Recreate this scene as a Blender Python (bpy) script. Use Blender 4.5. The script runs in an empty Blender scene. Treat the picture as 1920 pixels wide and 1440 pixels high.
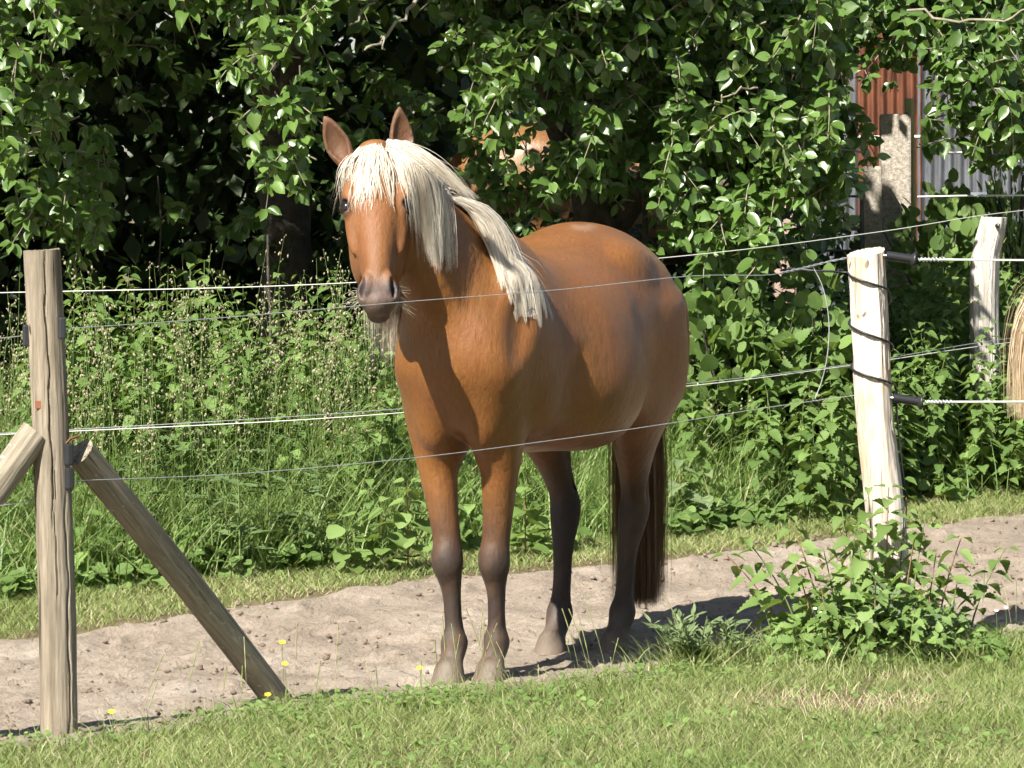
import bpy, bmesh, math
import numpy as np
from mathutils import Vector, Matrix

# ---------------------------------------------------------------- camera, sky, sun, exposure
SC = bpy.context.scene
COL = SC.collection
FPX, CAMZ, HORY = 8260.0, 1.5, 385.0          # focal length in photo pixels, eye height, horizon row
cam = bpy.data.cameras.new('camera')
cam.sensor_width = 36.0
cam.lens = FPX / 1920.0 * 36.0
cam.shift_y = -(720.0 - HORY) / 1920.0
cam.clip_start, cam.clip_end = 0.5, 600.0
cam_o = bpy.data.objects.new('camera', cam); COL.objects.link(cam_o)
cam_o.location = (0, 0, CAMZ); cam_o.rotation_euler = (math.radians(90), 0, 0)
SC.camera = cam_o

SUN_EL, SUN_AZ = 43.0, 34.0                    # elevation; direction the light travels, right of the view axis
world = bpy.data.worlds.new('World'); SC.world = world; world.use_nodes = True
wn = world.node_tree.nodes; wl = world.node_tree.links
sky = wn.new('ShaderNodeTexSky'); sky.sky_type = 'NISHITA'; sky.sun_disc = False
sky.sun_elevation = math.radians(SUN_EL); sky.sun_rotation = math.radians(180 + SUN_AZ)
wl.new(sky.outputs[0], wn['Background'].inputs[0]); wn['Background'].inputs[1].default_value = 0.05
sun = bpy.data.lights.new('sun', 'SUN'); sun.energy = 5.0; sun.angle = math.radians(0.55); sun.color = (1.0, 0.95, 0.86)
sun_o = bpy.data.objects.new('sun', sun); COL.objects.link(sun_o)
_e, _a = math.radians(SUN_EL), math.radians(SUN_AZ)
SUN_DIR = Vector((math.sin(_a)*math.cos(_e), math.cos(_a)*math.cos(_e), -math.sin(_e)))
sun_o.rotation_euler = SUN_DIR.to_track_quat('-Z', 'Y').to_euler()
sun_o.location = (-6, -6, 12)
SC.view_settings.view_transform = 'Standard'; SC.view_settings.look = 'None'
SC.view_settings.gamma = 1.0; SC.view_settings.exposure = 1.35
SC.render.engine = 'CYCLES'
SC.cycles.max_bounces = 4; SC.cycles.diffuse_bounces = 2; SC.cycles.glossy_bounces = 1
SC.cycles.transmission_bounces = 4; SC.cycles.transparent_max_bounces = 4
SC.cycles.use_denoising = True; SC.cycles.use_adaptive_sampling = True; SC.cycles.adaptive_threshold = 0.03; SC.cycles.adaptive_min_samples = 12
SC.cycles.filter_width = 1.5

rng = np.random.default_rng(7)
def RND(s): return np.random.default_rng(s)

def interp(pts):
    p = np.array(pts, float)
    return lambda x: np.interp(x, p[:, 0], p[:, 1])
near_edge = interp([(-6, 9.6), (-3, 11.2), (-1.43, 12.05), (-0.99, 12.70), (-0.69, 13.15), (-0.3, 13.45), (0, 13.65), (0.41, 14.0), (0.95, 14.65), (1.8, 15.2), (3, 15.9), (7, 17.4)])
far_edge = interp([(-6, 12.6), (-3, 14.2), (-1.76, 15.15), (-0.99, 16.0), (-0.265, 16.8), (0.62, 17.3), (1.43, 18.0), (2.22, 18.7), (4, 20.4), (7, 22.5)])

def ground_z(x, y):
    x = np.asarray(x, float); y = np.asarray(y, float)
    t = np.clip(y - 14.9, 0.0, 14.0)
    rut = np.clip((y-near_edge(x))/0.40, 0, 1)*np.clip((far_edge(x)-y)/0.50, 0, 1)        # the trodden path lies a little lower
    return 0.06*(np.sqrt(t*t + 0.25) - 0.5) * (t > 0) - 0.040*rut

def at(px, py, d):
    """a point d metres in front of the camera, seen at photo pixel (px, py)"""
    return np.array([(px-960.0)/FPX*d, d, CAMZ - (py-HORY)/FPX*d])

# ---------------------------------------------------------------- helpers
def tag(o, label=None, cat=None, group=None, kind=None):
    if label: o['label'] = label
    if cat: o['category'] = cat
    if group: o['group'] = group
    if kind: o['kind'] = kind
    return o

def empty(name, loc=(0, 0, 0), rz=0.0, parent=None):
    o = bpy.data.objects.new(name, None); COL.objects.link(o)
    o.location = tuple(float(c) for c in loc); o.rotation_euler = (0, 0, rz); o.parent = parent
    o.empty_display_size = 0.1
    return o

def make_mesh(name, V, F, attrs=None, smooth=True):
    """V (n,3); F (m,3) or (m,4) int array, or list of such arrays; attrs {name: per-vertex floats or (n,3) colours}"""
    V = np.ascontiguousarray(V, dtype=np.float32)
    Fs = F if isinstance(F, list) else [F]
    Fs = [np.asarray(f, dtype=np.int32) for f in Fs if len(f)]
    me = bpy.data.meshes.new(name)
    nl = sum(f.size for f in Fs); npoly = sum(len(f) for f in Fs)
    me.vertices.add(len(V)); me.vertices.foreach_set('co', V.ravel())
    me.loops.add(nl); me.loops.foreach_set('vertex_index', np.concatenate([f.ravel() for f in Fs]))
    me.polygons.add(npoly)
    tot = np.concatenate([np.full(len(f), f.shape[1], np.int32) for f in Fs])
    start = np.concatenate([[0], np.cumsum(tot)[:-1]]).astype(np.int32)
    me.polygons.foreach_set('loop_start', start)
    me.update(calc_edges=True)
    if smooth:
        me.polygons.foreach_set('use_smooth', np.ones(npoly, bool))
    for k, a in (attrs or {}).items():
        a = np.asarray(a, np.float32)
        if a.ndim == 1:
            at_ = me.attributes.new(k, 'FLOAT', 'POINT'); at_.data.foreach_set('value', a)
        else:
            at_ = me.attributes.new(k, 'FLOAT_COLOR', 'POINT')
            c = np.ones((len(a), 4), np.float32); c[:, :3] = a
            at_.data.foreach_set('color', c.ravel())
    return me

def add(name, me, mat=None, parent=None, loc=None, rot=None):
    o = bpy.data.objects.new(name, me); COL.objects.link(o)
    if mat is not None and len(me.materials) == 0: me.materials.append(mat)
    o.parent = parent
    if loc is not None: o.location = tuple(float(c) for c in loc)
    if rot is not None: o.rotation_euler = rot
    return o

def scatter(tv, tf, M, T, tint=None):
    """instances of a triangle template: tv (nv,3), tf (nf,3), M (N,3,3), T (N,3)"""
    N, nv = len(T), len(tv)
    V = np.einsum('nij,vj->nvi', M, tv) + T[:, None, :]
    F = tf[None] + (np.arange(N)*nv)[:, None, None]
    at_ = {}
    if tint is not None: at_['tint'] = np.repeat(tint, nv)
    return V.reshape(-1, 3), F.reshape(-1, tf.shape[1]), at_

def rot_frames(yaw, pitch, roll):
    """rotation matrices Rz(yaw) Ry(-pitch) Rx(roll); local x is forward"""
    cy, sy, cp, sp, cr, sr = np.cos(yaw), np.sin(yaw), np.cos(pitch), np.sin(pitch), np.cos(roll), np.sin(roll)
    M = np.empty((len(yaw), 3, 3))
    M[:, 0, 0] = cy*cp; M[:, 0, 1] = -sy*cr - cy*sp*sr; M[:, 0, 2] = sy*sr - cy*sp*cr
    M[:, 1, 0] = sy*cp; M[:, 1, 1] = cy*cr - sy*sp*sr;  M[:, 1, 2] = -cy*sr - sy*sp*cr
    M[:, 2, 0] = sp;    M[:, 2, 1] = cp*sr;             M[:, 2, 2] = cp*cr
    return M

def vnoise(x, y, seed=0):
    """2-D value noise, -1..1"""
    r = RND(seed); tab = r.uniform(-1, 1, (256, 256))
    xi = np.floor(x).astype(int); yi = np.floor(y).astype(int); fx = x-xi; fy = y-yi
    fx = fx*fx*(3-2*fx); fy = fy*fy*(3-2*fy)
    g = lambda i, j: tab[i % 256, j % 256]
    return (g(xi, yi)*(1-fx)+g(xi+1, yi)*fx)*(1-fy) + (g(xi, yi+1)*(1-fx)+g(xi+1, yi+1)*fx)*fy

def fbm(x, y, seed=0, octs=4):
    s = 0; a = 1.0; t = 0
    for k in range(octs):
        s = s + a*vnoise(x*2**k+17.3*k, y*2**k-9.1*k, seed+k); t += a; a *= 0.5
    return s/t

def tubes(P, R, sides=3, tint=None):
    """P (M,K,3) polylines, R (K,) or (M,K) radii -> tube mesh arrays"""
    P = np.asarray(P, float); M, K, _ = P.shape
    R = np.broadcast_to(np.asarray(R, float), (M, K))
    Tn = np.gradient(P, axis=1); Tn /= np.linalg.norm(Tn, axis=2, keepdims=True)+1e-9
    ref = np.where(np.abs(Tn[:, :1, 2:3]) > 0.8, np.array([[[1.0, 0, 0]]]), np.array([[[0, 0, 1.0]]]))
    ref = np.broadcast_to(ref, Tn.shape)
    A = np.cross(Tn, ref); A /= np.linalg.norm(A, axis=2, keepdims=True)+1e-9
    B = np.cross(Tn, A)
    ang = np.arange(sides)*2*np.pi/sides
    V = P[:, :, None, :] + R[:, :, None, None]*(A[:, :, None, :]*np.cos(ang)[None, None, :, None] + B[:, :, None, :]*np.sin(ang)[None, None, :, None])
    i = np.arange(sides); j = (i+1) % sides
    k = np.arange(K-1)
    q = np.stack([k[:, None]*sides+i, k[:, None]*sides+j, (k[:, None]+1)*sides+j, (k[:, None]+1)*sides+i], -1).reshape(-1, 4)
    F = (q[None] + (np.arange(M)*K*sides)[:, None, None]).reshape(-1, 4)
    at_ = {}
    if tint is not None: at_['tint'] = np.repeat(tint, K*sides)
    return V.reshape(-1, 3), F[:, ::-1], at_

def ribbons(P, W, N, tint=None):
    """P (M,K,3) polylines as flat tapering strips of half width W (M,K) lying square to N (M,K,3)"""
    M, K, _ = P.shape
    Tn = np.gradient(P, axis=1); B = np.cross(Tn, N); B /= np.linalg.norm(B, axis=2, keepdims=True)+1e-9
    V = np.stack([P-B*W[..., None], P+B*W[..., None]], 2)
    k = np.arange(K-1); q = np.stack([2*k, 2*k+1, 2*k+3, 2*k+2], 1)
    F = (q[None]+(np.arange(M)*K*2)[:, None, None]).reshape(-1, 4)
    return V.reshape(-1, 3), F, {} if tint is None else {'tint': np.repeat(tint, K*2)}

def spline(P, n):
    """Catmull-Rom through rows of P (any columns), n samples"""
    P = np.asarray(P, float); m = len(P)
    E = np.vstack([2*P[0]-P[1], P, 2*P[-1]-P[-2]])
    t = np.linspace(0, m-1, n); i = np.minimum(t.astype(int), m-2); f = (t-i)[:, None]
    a, b, c, d = E[i], E[i+1], E[i+2], E[i+3]
    return 0.5*((2*b)+(c-a)*f+(2*a-5*b+4*c-d)*f**2+(3*b-a-3*c+d)*f**3)

def merge(parts):
    """[(V,F,attrs)] with the same face width -> one (V,F,attrs)"""
    Vs, Fs, off, at_ = [], [], 0, {}
    for V, F, a in parts:
        Vs.append(V); Fs.append(F+off); off += len(V)
        for k, v in a.items(): at_.setdefault(k, []).append(v)
    return np.concatenate(Vs), np.concatenate(Fs), {k: np.concatenate(v) for k, v in at_.items()}

# ---------------------------------------------------------------- materials
def mat_new(name):
    m = bpy.data.materials.new(name); m.use_nodes = True
    nt = m.node_tree
    return m, nt, nt.nodes['Principled BSDF'], nt.nodes['Material Output']
def node(nt, typ, **kw):
    n = nt.nodes.new(typ)
    for k, v in kw.items():
        if k.startswith('i_'):
            n.inputs[int(k[2:]) if k[2:].isdigit() else k[2:]].default_value = v
        else: setattr(n, k, v)
    return n
def ramp(nt, fac, stops):
    r = nt.nodes.new('ShaderNodeValToRGB'); e = r.color_ramp.elements
    while len(e) < len(stops): e.new(0.5)
    for k, (p, c) in enumerate(stops):
        e[k].position = p; e[k].color = (*c, 1) if len(c) == 3 else c
    if fac is not None: nt.links.new(fac, r.inputs[0])
    return r
def noise(nt, scale, detail=4, rough=0.55, vec=None, stretch=None):
    n = nt.nodes.new('ShaderNodeTexNoise'); n.inputs['Scale'].default_value = scale
    n.inputs['Detail'].default_value = detail; n.inputs['Roughness'].default_value = rough
    tc = nt.nodes.new('ShaderNodeTexCoord')
    src = vec or tc.outputs['Object']
    if stretch:
        mp = nt.nodes.new('ShaderNodeMapping'); mp.inputs['Scale'].default_value = stretch
        nt.links.new(src, mp.inputs[0]); src = mp.outputs[0]
    nt.links.new(src, n.inputs['Vector'])
    return n
def mixc(nt, fac, a, b, blend='MIX'):
    m = nt.nodes.new('ShaderNodeMix'); m.data_type = 'RGBA'; m.blend_type = blend
    for s, v in ((0, fac), (6, a), (7, b)):
        if hasattr(v, 'links') or isinstance(v, bpy.types.NodeSocket): nt.links.new(v, m.inputs[s])
        else: m.inputs[s].default_value = v if not isinstance(v, tuple) else ((*v, 1) if len(v) == 3 else v)
    return m.outputs[2]
def bump(nt, h, strength, dist, bsdf):
    b = nt.nodes.new('ShaderNodeBump'); b.inputs['Strength'].default_value = strength; b.inputs['Distance'].default_value = dist
    nt.links.new(h, b.inputs['Height']); nt.links.new(b.outputs[0], bsdf.inputs['Normal']); return b

def leaf_mat(name, dark, light, under, trans=0.35, rough=0.45, spec=0.4, objrand=False, fine=40.0):
    """two-sided leaf: colour varies leaf by leaf, paler underside, light shines through"""
    m, nt, b, out = mat_new(name)
    if objrand: t = nt.nodes.new('ShaderNodeObjectInfo').outputs['Random']
    else: t = node(nt, 'ShaderNodeAttribute', attribute_name='tint').outputs['Fac']
    r = ramp(nt, t, [(0.0, dark), (0.6, tuple((np.array(dark)+np.array(light))/2)), (1.0, light)])
    nz = noise(nt, fine, 2)
    col = mixc(nt, nz.outputs[0], mixc(nt, 0.28, r.outputs[0], (0.0, 0.0, 0.0)), r.outputs[0])
    geo = nt.nodes.new('ShaderNodeNewGeometry')
    col2 = mixc(nt, geo.outputs['Backfacing'], col, mixc(nt, 0.6, col, under))
    nt.links.new(col2, b.inputs['Base Color'])
    b.inputs['Roughness'].default_value = rough; b.inputs['Specular IOR Level'].default_value = spec
    tr = nt.nodes.new('ShaderNodeBsdfTranslucent')
    nt.links.new(mixc(nt, 0.5, r.outputs[0], (light[0]*1.6, light[1]*1.5, light[2]*0.5)), tr.inputs['Color'])
    mx = nt.nodes.new('ShaderNodeMixShader'); mx.inputs[0].default_value = trans
    nt.links.new(b.outputs[0], mx.inputs[1]); nt.links.new(tr.outputs[0], mx.inputs[2]); nt.links.new(mx.outputs[0], out.inputs[0])
    return m

def simple_mat(name, col, rough=0.6, metal=0.0, spec=0.4, var=0.25, scale=12.0, bumpd=0.0, bscale=60.0):
    m, nt, b, out = mat_new(name)
    nz = noise(nt, scale, 5)
    c = np.array(col)
    r = ramp(nt, nz.outputs[0], [(0.25, tuple(c*(1-var))), (0.75, tuple(np.minimum(c*(1+var), 1)))])
    nt.links.new(r.outputs[0], b.inputs['Base Color'])
    b.inputs['Roughness'].default_value = rough; b.inputs['Metallic'].default_value = metal; b.inputs['Specular IOR Level'].default_value = spec
    if bumpd: bump(nt, noise(nt, bscale, 4).outputs[0], 0.8, bumpd, b)
    return m

# ---------------------------------------------------------------- ground, path
weed_edge = lambda x: far_edge(x) + np.interp(x, [-3, -1.76, -0.6, 0.6, 1.2, 2.3], [1.0, 1.0, 0.65, 0.55, 0.55, 0.55])

def grid_mesh(xs, ys, zf):
    X, Y = np.meshgrid(xs, ys, indexing='ij')
    V = np.stack([X, Y, zf(X, Y)], -1).reshape(-1, 3)
    i, j = np.meshgrid(np.arange(len(xs)-1), np.arange(len(ys)-1), indexing='ij'); n = len(ys)
    Q = np.stack([i*n+j, (i+1)*n+j, (i+1)*n+j+1, i*n+j+1], -1).reshape(-1, 4)
    return V, Q
gx = np.concatenate([[-150, -80, -40, -20, -10, -7], np.arange(-5, 6.01, 0.12), [8, 12, 20, 40, 80, 150]])
gy = np.concatenate([[-40, -15, 0, 5, 8], np.arange(9.5, 26, 0.12), [28, 32, 40, 60, 100, 250]])
V, Q = grid_mesh(gx, gy, lambda X, Y: ground_z(X, Y)-0.010+0.010*vnoise(X*1.7, Y*1.7, 5))
def soil_mat(name, c0, c1, c2, sc=3.0):
    m, nt, b, out = mat_new(name)
    n1 = noise(nt, sc, 6, 0.6); n2 = noise(nt, sc*14, 5, 0.65); n3 = noise(nt, sc*60, 3, 0.6)
    r = ramp(nt, n1.outputs[0], [(0.30, c0), (0.52, c1), (0.72, c2)])
    c = mixc(nt, 0.35, r.outputs[0], n2.outputs['Fac'], 'OVERLAY')
    c = mixc(nt, 0.25, c, n3.outputs['Fac'], 'OVERLAY')
    nt.links.new(c, b.inputs['Base Color']); b.inputs['Roughness'].default_value = 0.95; b.inputs['Specular IOR Level'].default_value = 0.1
    a = nt.nodes.new('ShaderNodeMath'); a.operation = 'MULTIPLY_ADD'; a.inputs[1].default_value = 0.4
    nt.links.new(n3.outputs[0], a.inputs[0]); nt.links.new(n2.outputs[0], a.inputs[2])
    bump(nt, a.outputs[0], 0.9, 0.012, b)
    return m
M_SOIL = soil_mat('turf soil', (0.105, 0.085, 0.050), (0.16, 0.130, 0.075), (0.12, 0.115, 0.050))
M_DIRT = soil_mat('dry dirt', (0.188, 0.152, 0.119), (0.258, 0.214, 0.170), (0.315, 0.270, 0.222), 2.2)
tag(add('ground', make_mesh('ground', V, Q), M_SOIL), kind='structure')

px_ = np.arange(-5.2, 6.2, 0.024); tv = np.linspace(0, 1, 135)
X = np.repeat(px_[:, None], len(tv), 1)
wob = 0.12*fbm(px_*2.3, px_*0+3, 31)[:, None]
y0 = near_edge(px_)[:, None]-0.10+wob; y1 = far_edge(px_)[:, None]+0.10+0.16*fbm(px_*2.0, px_*0+8, 37)[:, None]
Y = y0+(y1-y0)*tv[None]
edge = np.minimum(tv, 1-tv)[None]*(y1-y0)
lump = 0.012*fbm(X*3.1, Y*3.1, 41)+0.010*np.maximum(fbm(X*8, Y*8, 44), -0.15)+0.011*fbm(X*21, Y*21, 47, 2)
clod = fbm(X*17, Y*17, 51, 2); lump = lump+0.020*np.maximum(clod-0.2, 0)*2
rh = RND(57)
for _ in range(150):                                                          # hoof prints
    hx = rh.uniform(-2.6, 3.2); hy = near_edge(hx)+rh.uniform(0.15, 0.95)*(far_edge(hx)-near_edge(hx)); a = rh.uniform(0, 6.28)
    i0, i1 = np.searchsorted(px_, [hx-0.14, hx+0.14]); xx = X[i0:i1]-hx; yy = Y[i0:i1]-hy
    u = xx*math.cos(a)+yy*math.sin(a); v = -xx*math.sin(a)+yy*math.cos(a); q = np.sqrt((u/1.1)**2+v**2)/0.055
    lump[i0:i1] += rh.uniform(0.5, 1.0)*(-0.016*np.exp(-q**4)+0.009*np.exp(-((q-1.25)/0.22)**2))
Zp = ground_z(X, Y)+0.012+lump*np.clip(edge/0.3, 0.2, 1)-0.035*np.clip(1-edge/0.22, 0, 1)
V = np.stack([X, Y, Zp], -1).reshape(-1, 3)
i, j = np.meshgrid(np.arange(len(px_)-1), np.arange(len(tv)-1), indexing='ij'); n = len(tv)
Q = np.stack([i*n+j, (i+1)*n+j, (i+1)*n+j+1, i*n+j+1], -1).reshape(-1, 4)
tag(add('dirt_path', make_mesh('dirt_path', V, Q), M_DIRT), kind='structure')

# loose clods and pebbles on the path
def rock_template(seed, sub=1):
    bm = bmesh.new(); bmesh.ops.create_icosphere(bm, subdivisions=sub, radius=1.0)
    r = RND(seed); tvv = np.array([v.co for v in bm.verts]); tvv *= (1+r.uniform(-0.28, 0.28, (len(tvv), 1))); tvv[:, 2] *= 0.6
    tf = np.array([[v.index for v in f.verts] for f in bm.faces]); bm.free(); return tvv, tf
r = RND(61); parts = []
for k in range(5):
    N = 620; x = r.uniform(-2.4, 3.0, N); t = r.random(N); y = near_edge(x)+(far_edge(x)-near_edge(x))*t
    s = 0.003+0.012*r.random(N)**3
    M = rot_frames(r.uniform(0, 6.28, N), r.normal(0, .3, N), r.normal(0, .3, N))*s[:, None, None]*r.uniform(0.7, 1.3, (N, 1, 3))
    T = np.stack([x, y, ground_z(x, y)+0.015+s*0.15], 1)
    parts.append(scatter(*rock_template(70+k), M, T, r.random(N)))
V, F, A = merge(parts)
tag(add('clods', make_mesh('clods', V, F, A, smooth=False), soil_mat('clod', (0.17, 0.13, 0.095), (0.27, 0.21, 0.16), (0.37, 0.31, 0.25), 9.0)), 'loose crumbs of dry earth and pebbles strewn on the path', 'clods', kind='stuff')

# ---------------------------------------------------------------- grass
def blades(x, y, h, w, seed, lean=0.35, curl=0.5, tint=None, segs=2, z0=None, tw=0.0):
    """tapering bent blades as triangles"""
    r = RND(seed); N = len(x); yaw = r.uniform(0, 2*np.pi, N); ln = np.abs(r.normal(lean, 0.22, N)); cu = curl*r.uniform(0.3, 1.2, N)
    dx, dy = np.cos(yaw), np.sin(yaw); fx = r.uniform(0, 2*np.pi, N)
    wx, wy = np.cos(fx), np.sin(fx)
    z = ground_z(x, y) if z0 is None else z0
    rows = []
    for k in range(segs+1):
        t = k/segs
        off = (ln*t+cu*t*t)*h; zz = h*(t-0.28*cu*t*t)
        wd = w*(1-t**1.6)*(0.75+0.25*(t > 0))
        c = np.stack([x+dx*off, y+dy*off, z+zz], 1)
        e = np.stack([wx*wd, wy*wd, 0*wd], 1)
        rows += [c] if k == segs else [c-e, c+e]
    V = np.stack(rows, 1); nv = V.shape[1]
    f = []
    for k in range(segs-1): f += [(2*k, 2*k+1, 2*k+3), (2*k, 2*k+3, 2*k+2)]
    f.append((2*segs-2, 2*segs-1, 2*segs))
    F = np.array(f)[None]+(np.arange(N)*nv)[:, None, None]
    if tint is None: tint = r.random(N)
    return V.reshape(-1, 3), F.reshape(-1, 3), {'tint': np.repeat(tint, nv)}

def grass_mat(name, stops, trans=0.35, rough=0.5):
    m, nt, b, out = mat_new(name)
    t = node(nt, 'ShaderNodeAttribute', attribute_name='tint'); r = ramp(nt, t.outputs['Fac'], stops)
    nt.links.new(r.outputs[0], b.inputs['Base Color']); b.inputs['Roughness'].default_value = rough; b.inputs['Specular IOR Level'].default_value = 0.35
    tr = nt.nodes.new('ShaderNodeBsdfTranslucent'); nt.links.new(mixc(nt, 0.35, r.outputs[0], (0.30, 0.40, 0.04)), tr.inputs[0])
    mx = nt.nodes.new('ShaderNodeMixShader'); mx.inputs[0].default_value = trans
    nt.links.new(b.outputs[0], mx.inputs[1]); nt.links.new(tr.outputs[0], mx.inputs[2]); nt.links.new(mx.outputs[0], out.inputs[0])
    return m
M_LAWN = grass_mat('lawn grass', [(0.0, (0.105, 0.165, 0.038)), (0.45, (0.205, 0.270, 0.080)), (0.75, (0.310, 0.345, 0.140)), (0.9, (0.43, 0.395, 0.22)), (1.0, (0.50, 0.43, 0.28))])
M_TALL = grass_mat('tall grass', [(0.0, (0.090, 0.160, 0.035)), (0.5, (0.175, 0.270, 0.070)), (0.85, (0.275, 0.350, 0.125)), (1.0, (0.40, 0.37, 0.20))])
M_SEED = grass_mat('grass seed heads', [(0.0, (0.19, 0.18, 0.095)), (0.5, (0.31, 0.275, 0.17)), (1.0, (0.44, 0.39, 0.26))], 0.25, 0.8)

def in_view(x, y, m): return np.abs(x) < 0.1163*y+m
def lawn():
    r = RND(81); N = 400000
    x = r.uniform(-3.2, 4.2, N); y = r.uniform(10.9, 16.4, N)
    e = near_edge(x)+0.10*fbm(x*3, y*3, 83)+0.06
    d = e-y
    patch = np.exp(-(((x-0.98)/0.33)**2+((y-13.25)/0.30)**2)**2) + 0.8*np.exp(-(((x-1.20)/0.20)**2+((y-13.9)/0.14)**2)**2)
    n = fbm(x*1.6, y*1.6, 85); n2 = fbm(x*7, y*7, 88)
    p = np.clip(d/0.22, 0, 1)*(0.75+0.35*n+0.35*n2)*(1-0.80*patch)
    p = np.maximum(p, 0.5*(n2 > 0.32)*(d > -0.40)*(d < 0.1))
    keep = (r.random(N) < p) & in_view(x, y, 0.75)
    x, y, n, n2, patch = x[keep], y[keep], n[keep], n2[keep], patch[keep]
    tuft = np.clip(fbm(x*2.6+5, y*2.6, 91)-0.1, 0, 1)
    h = r.uniform(0.018, 0.055, len(x))*(1+1.3*tuft)+0.02*(r.random(len(x)) > 0.97)
    h *= 1+0.8*np.clip(1-(near_edge(x)-y)/0.5, 0, 1)*(r.random(len(x)) < 0.25)
    tint = np.clip(r.normal(0.42, 0.20, len(x))+0.26*n-0.12*tuft+0.5*patch+0.40*(r.random(len(x)) > 0.92), 0, 1)
    return blades(x, y, h, r.uniform(0.0010, 0.0022, len(x)), 82, 0.45, 0.7, tint)
V, F, A = lawn()
tag(add('lawn_grass', make_mesh('lawn_grass', V, F, A, smooth=False), M_LAWN), 'short sunlit grass with dry straw in front of the fence', 'grass', kind='stuff')

def verge():
    r = RND(95); N = 120000
    x = r.uniform(-3.4, 3.8, N); y = far_edge(x)+r.uniform(-0.25, 1.7, N)
    e = far_edge(x)+0.16*fbm(x*2.5, y*2.5, 97); d = y-e
    n = fbm(x*2.2, y*2.2, 99)
    p = np.clip((d+0.10)/0.28, 0, 1)*(0.85+0.6*n)*(d < 1.7)
    p = np.maximum(p, 0.4*(fbm(x*6, y*6, 98) > 0.35)*(d > -0.3))
    keep = (r.random(N) < p) & in_view(x, y, 0.6); x, y, n, d = x[keep], y[keep], n[keep], d[keep]
    h = r.uniform(0.018, 0.045, len(x))*(1+1.2*np.clip(d-0.45, 0, 0.8))
    tint = np.clip(r.normal(0.50, 0.2, len(x))+0.25*n+0.3*(r.random(len(x)) > 0.92), 0, 1)
    return blades(x, y, h, r.uniform(0.0016, 0.003, len(x)), 96, 0.5, 0.7, tint)
V, F, A = verge()
tag(add('verge_grass', make_mesh('verge_grass', V, F, A, smooth=False), M_LAWN), 'short patchy grass along the far side of the dirt path', 'grass', kind='stuff')

def tall_grass():
    r = RND(101); N = 240000
    x = r.uniform(-3.4, 3.8, N); y = r.uniform(14.8, 21.0, N); d = y-weed_edge(x)
    left = np.clip((0.75-x)/0.5, 0, 1); mid = np.exp(-((x-0.80)/0.30)**2)
    p = np.clip((d+0.12)/0.3, 0, 1)*(d < 2.2)*(0.06+0.75*left+0.75*mid)*(0.65+0.5*fbm(x*2, y*2, 103))
    keep = (r.random(N) < p) & in_view(x, y, 0.5); x, y, d = x[keep], y[keep], d[keep]
    h = r.uniform(0.14, 0.52, len(x))*(0.75+0.60*np.clip(d, 0, 1.6))
    h = np.where(x > 0.3, h*0.85, h)
    tint = np.clip(r.normal(0.5, 0.24, len(x))+0.3*(r.random(len(x)) > 0.95), 0, 1)
    return blades(x, y, h, r.uniform(0.0020, 0.0048, len(x)), 102, 0.22, 0.55, tint, 4)
V, F, A = tall_grass()
tag(add('tall_grass', make_mesh('tall_grass', V, F, A, smooth=False), M_TALL), 'tall green meadow grass growing thickly beyond the dirt path', 'grass', kind='stuff')

# flowering grass: thin stems with knotted tan panicles
def seed_heads():
    r = RND(111); parts = []; stems = []
    n = 380
    x = np.concatenate([r.uniform(-2.4, -0.35, 340), r.uniform(0.5, 1.6, 40)]); d = r.uniform(0.15, 1.5, n); y = weed_edge(x)+d
    h = np.where(x < 0.3, r.uniform(0.42, 1.02, n)+0.14*d, r.uniform(0.35, 0.6, n)); yaw = r.uniform(0, 6.28, n); ln = np.abs(r.normal(0.12, 0.12, n))
    t = np.linspace(0, 1, 6)
    P = np.stack([x[:, None]+np.cos(yaw)[:, None]*(ln*h)[:, None]*t**2, y[:, None]+np.sin(yaw)[:, None]*(ln*h)[:, None]*t**2, ground_z(x, y)[:, None]+h[:, None]*t], -1)
    stV, stF, stA = tubes(P, np.linspace(0.0016, 0.0007, 6), 3, r.uniform(0.3, 0.7, n))
    rv, rf = rock_template(112, 1)
    K = 16
    tt = r.uniform(0.74, 1.02, (n, K)); idx = np.clip(tt*5, 0, 4.999); i0 = idx.astype(int); f = (idx-i0)[..., None]
    i1 = np.minimum(i0+1, 5)
    base = P[np.arange(n)[:, None], i0]*(1-f)+P[np.arange(n)[:, None], i1]*f
    spread = 0.030*(1.15-tt)[..., None]/0.4
    pos = (base+r.normal(0, 1, (n, K, 3))*spread*np.array([1, 1, 0.5])).reshape(-1, 3)
    s = 0.0025+0.0045*r.random(n*K)**1.5
    M = rot_frames(r.uniform(0, 6.28, n*K), r.uniform(0.4, 1.6, n*K), r.uniform(0, 6.28, n*K))*(s[:, None, None]*np.array([1.7, 0.8, 0.8])[None, None])
    return (stV, stF, stA), scatter(rv, rf, M, pos, np.clip(r.normal(0.5, 0.25, n*K), 0, 1))
stm, hd = seed_heads()
tag(add('flowering_grass_stems', make_mesh('flowering_grass_stems', *stm), M_TALL), 'thin upright stems of the flowering meadow grass', 'grass stems', kind='stuff')
tag(add('grass_seed_heads', make_mesh('grass_seed_heads', *hd), M_SEED), 'knotted tan seed heads topping the tall meadow grass', 'seed heads', kind='stuff')

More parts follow.
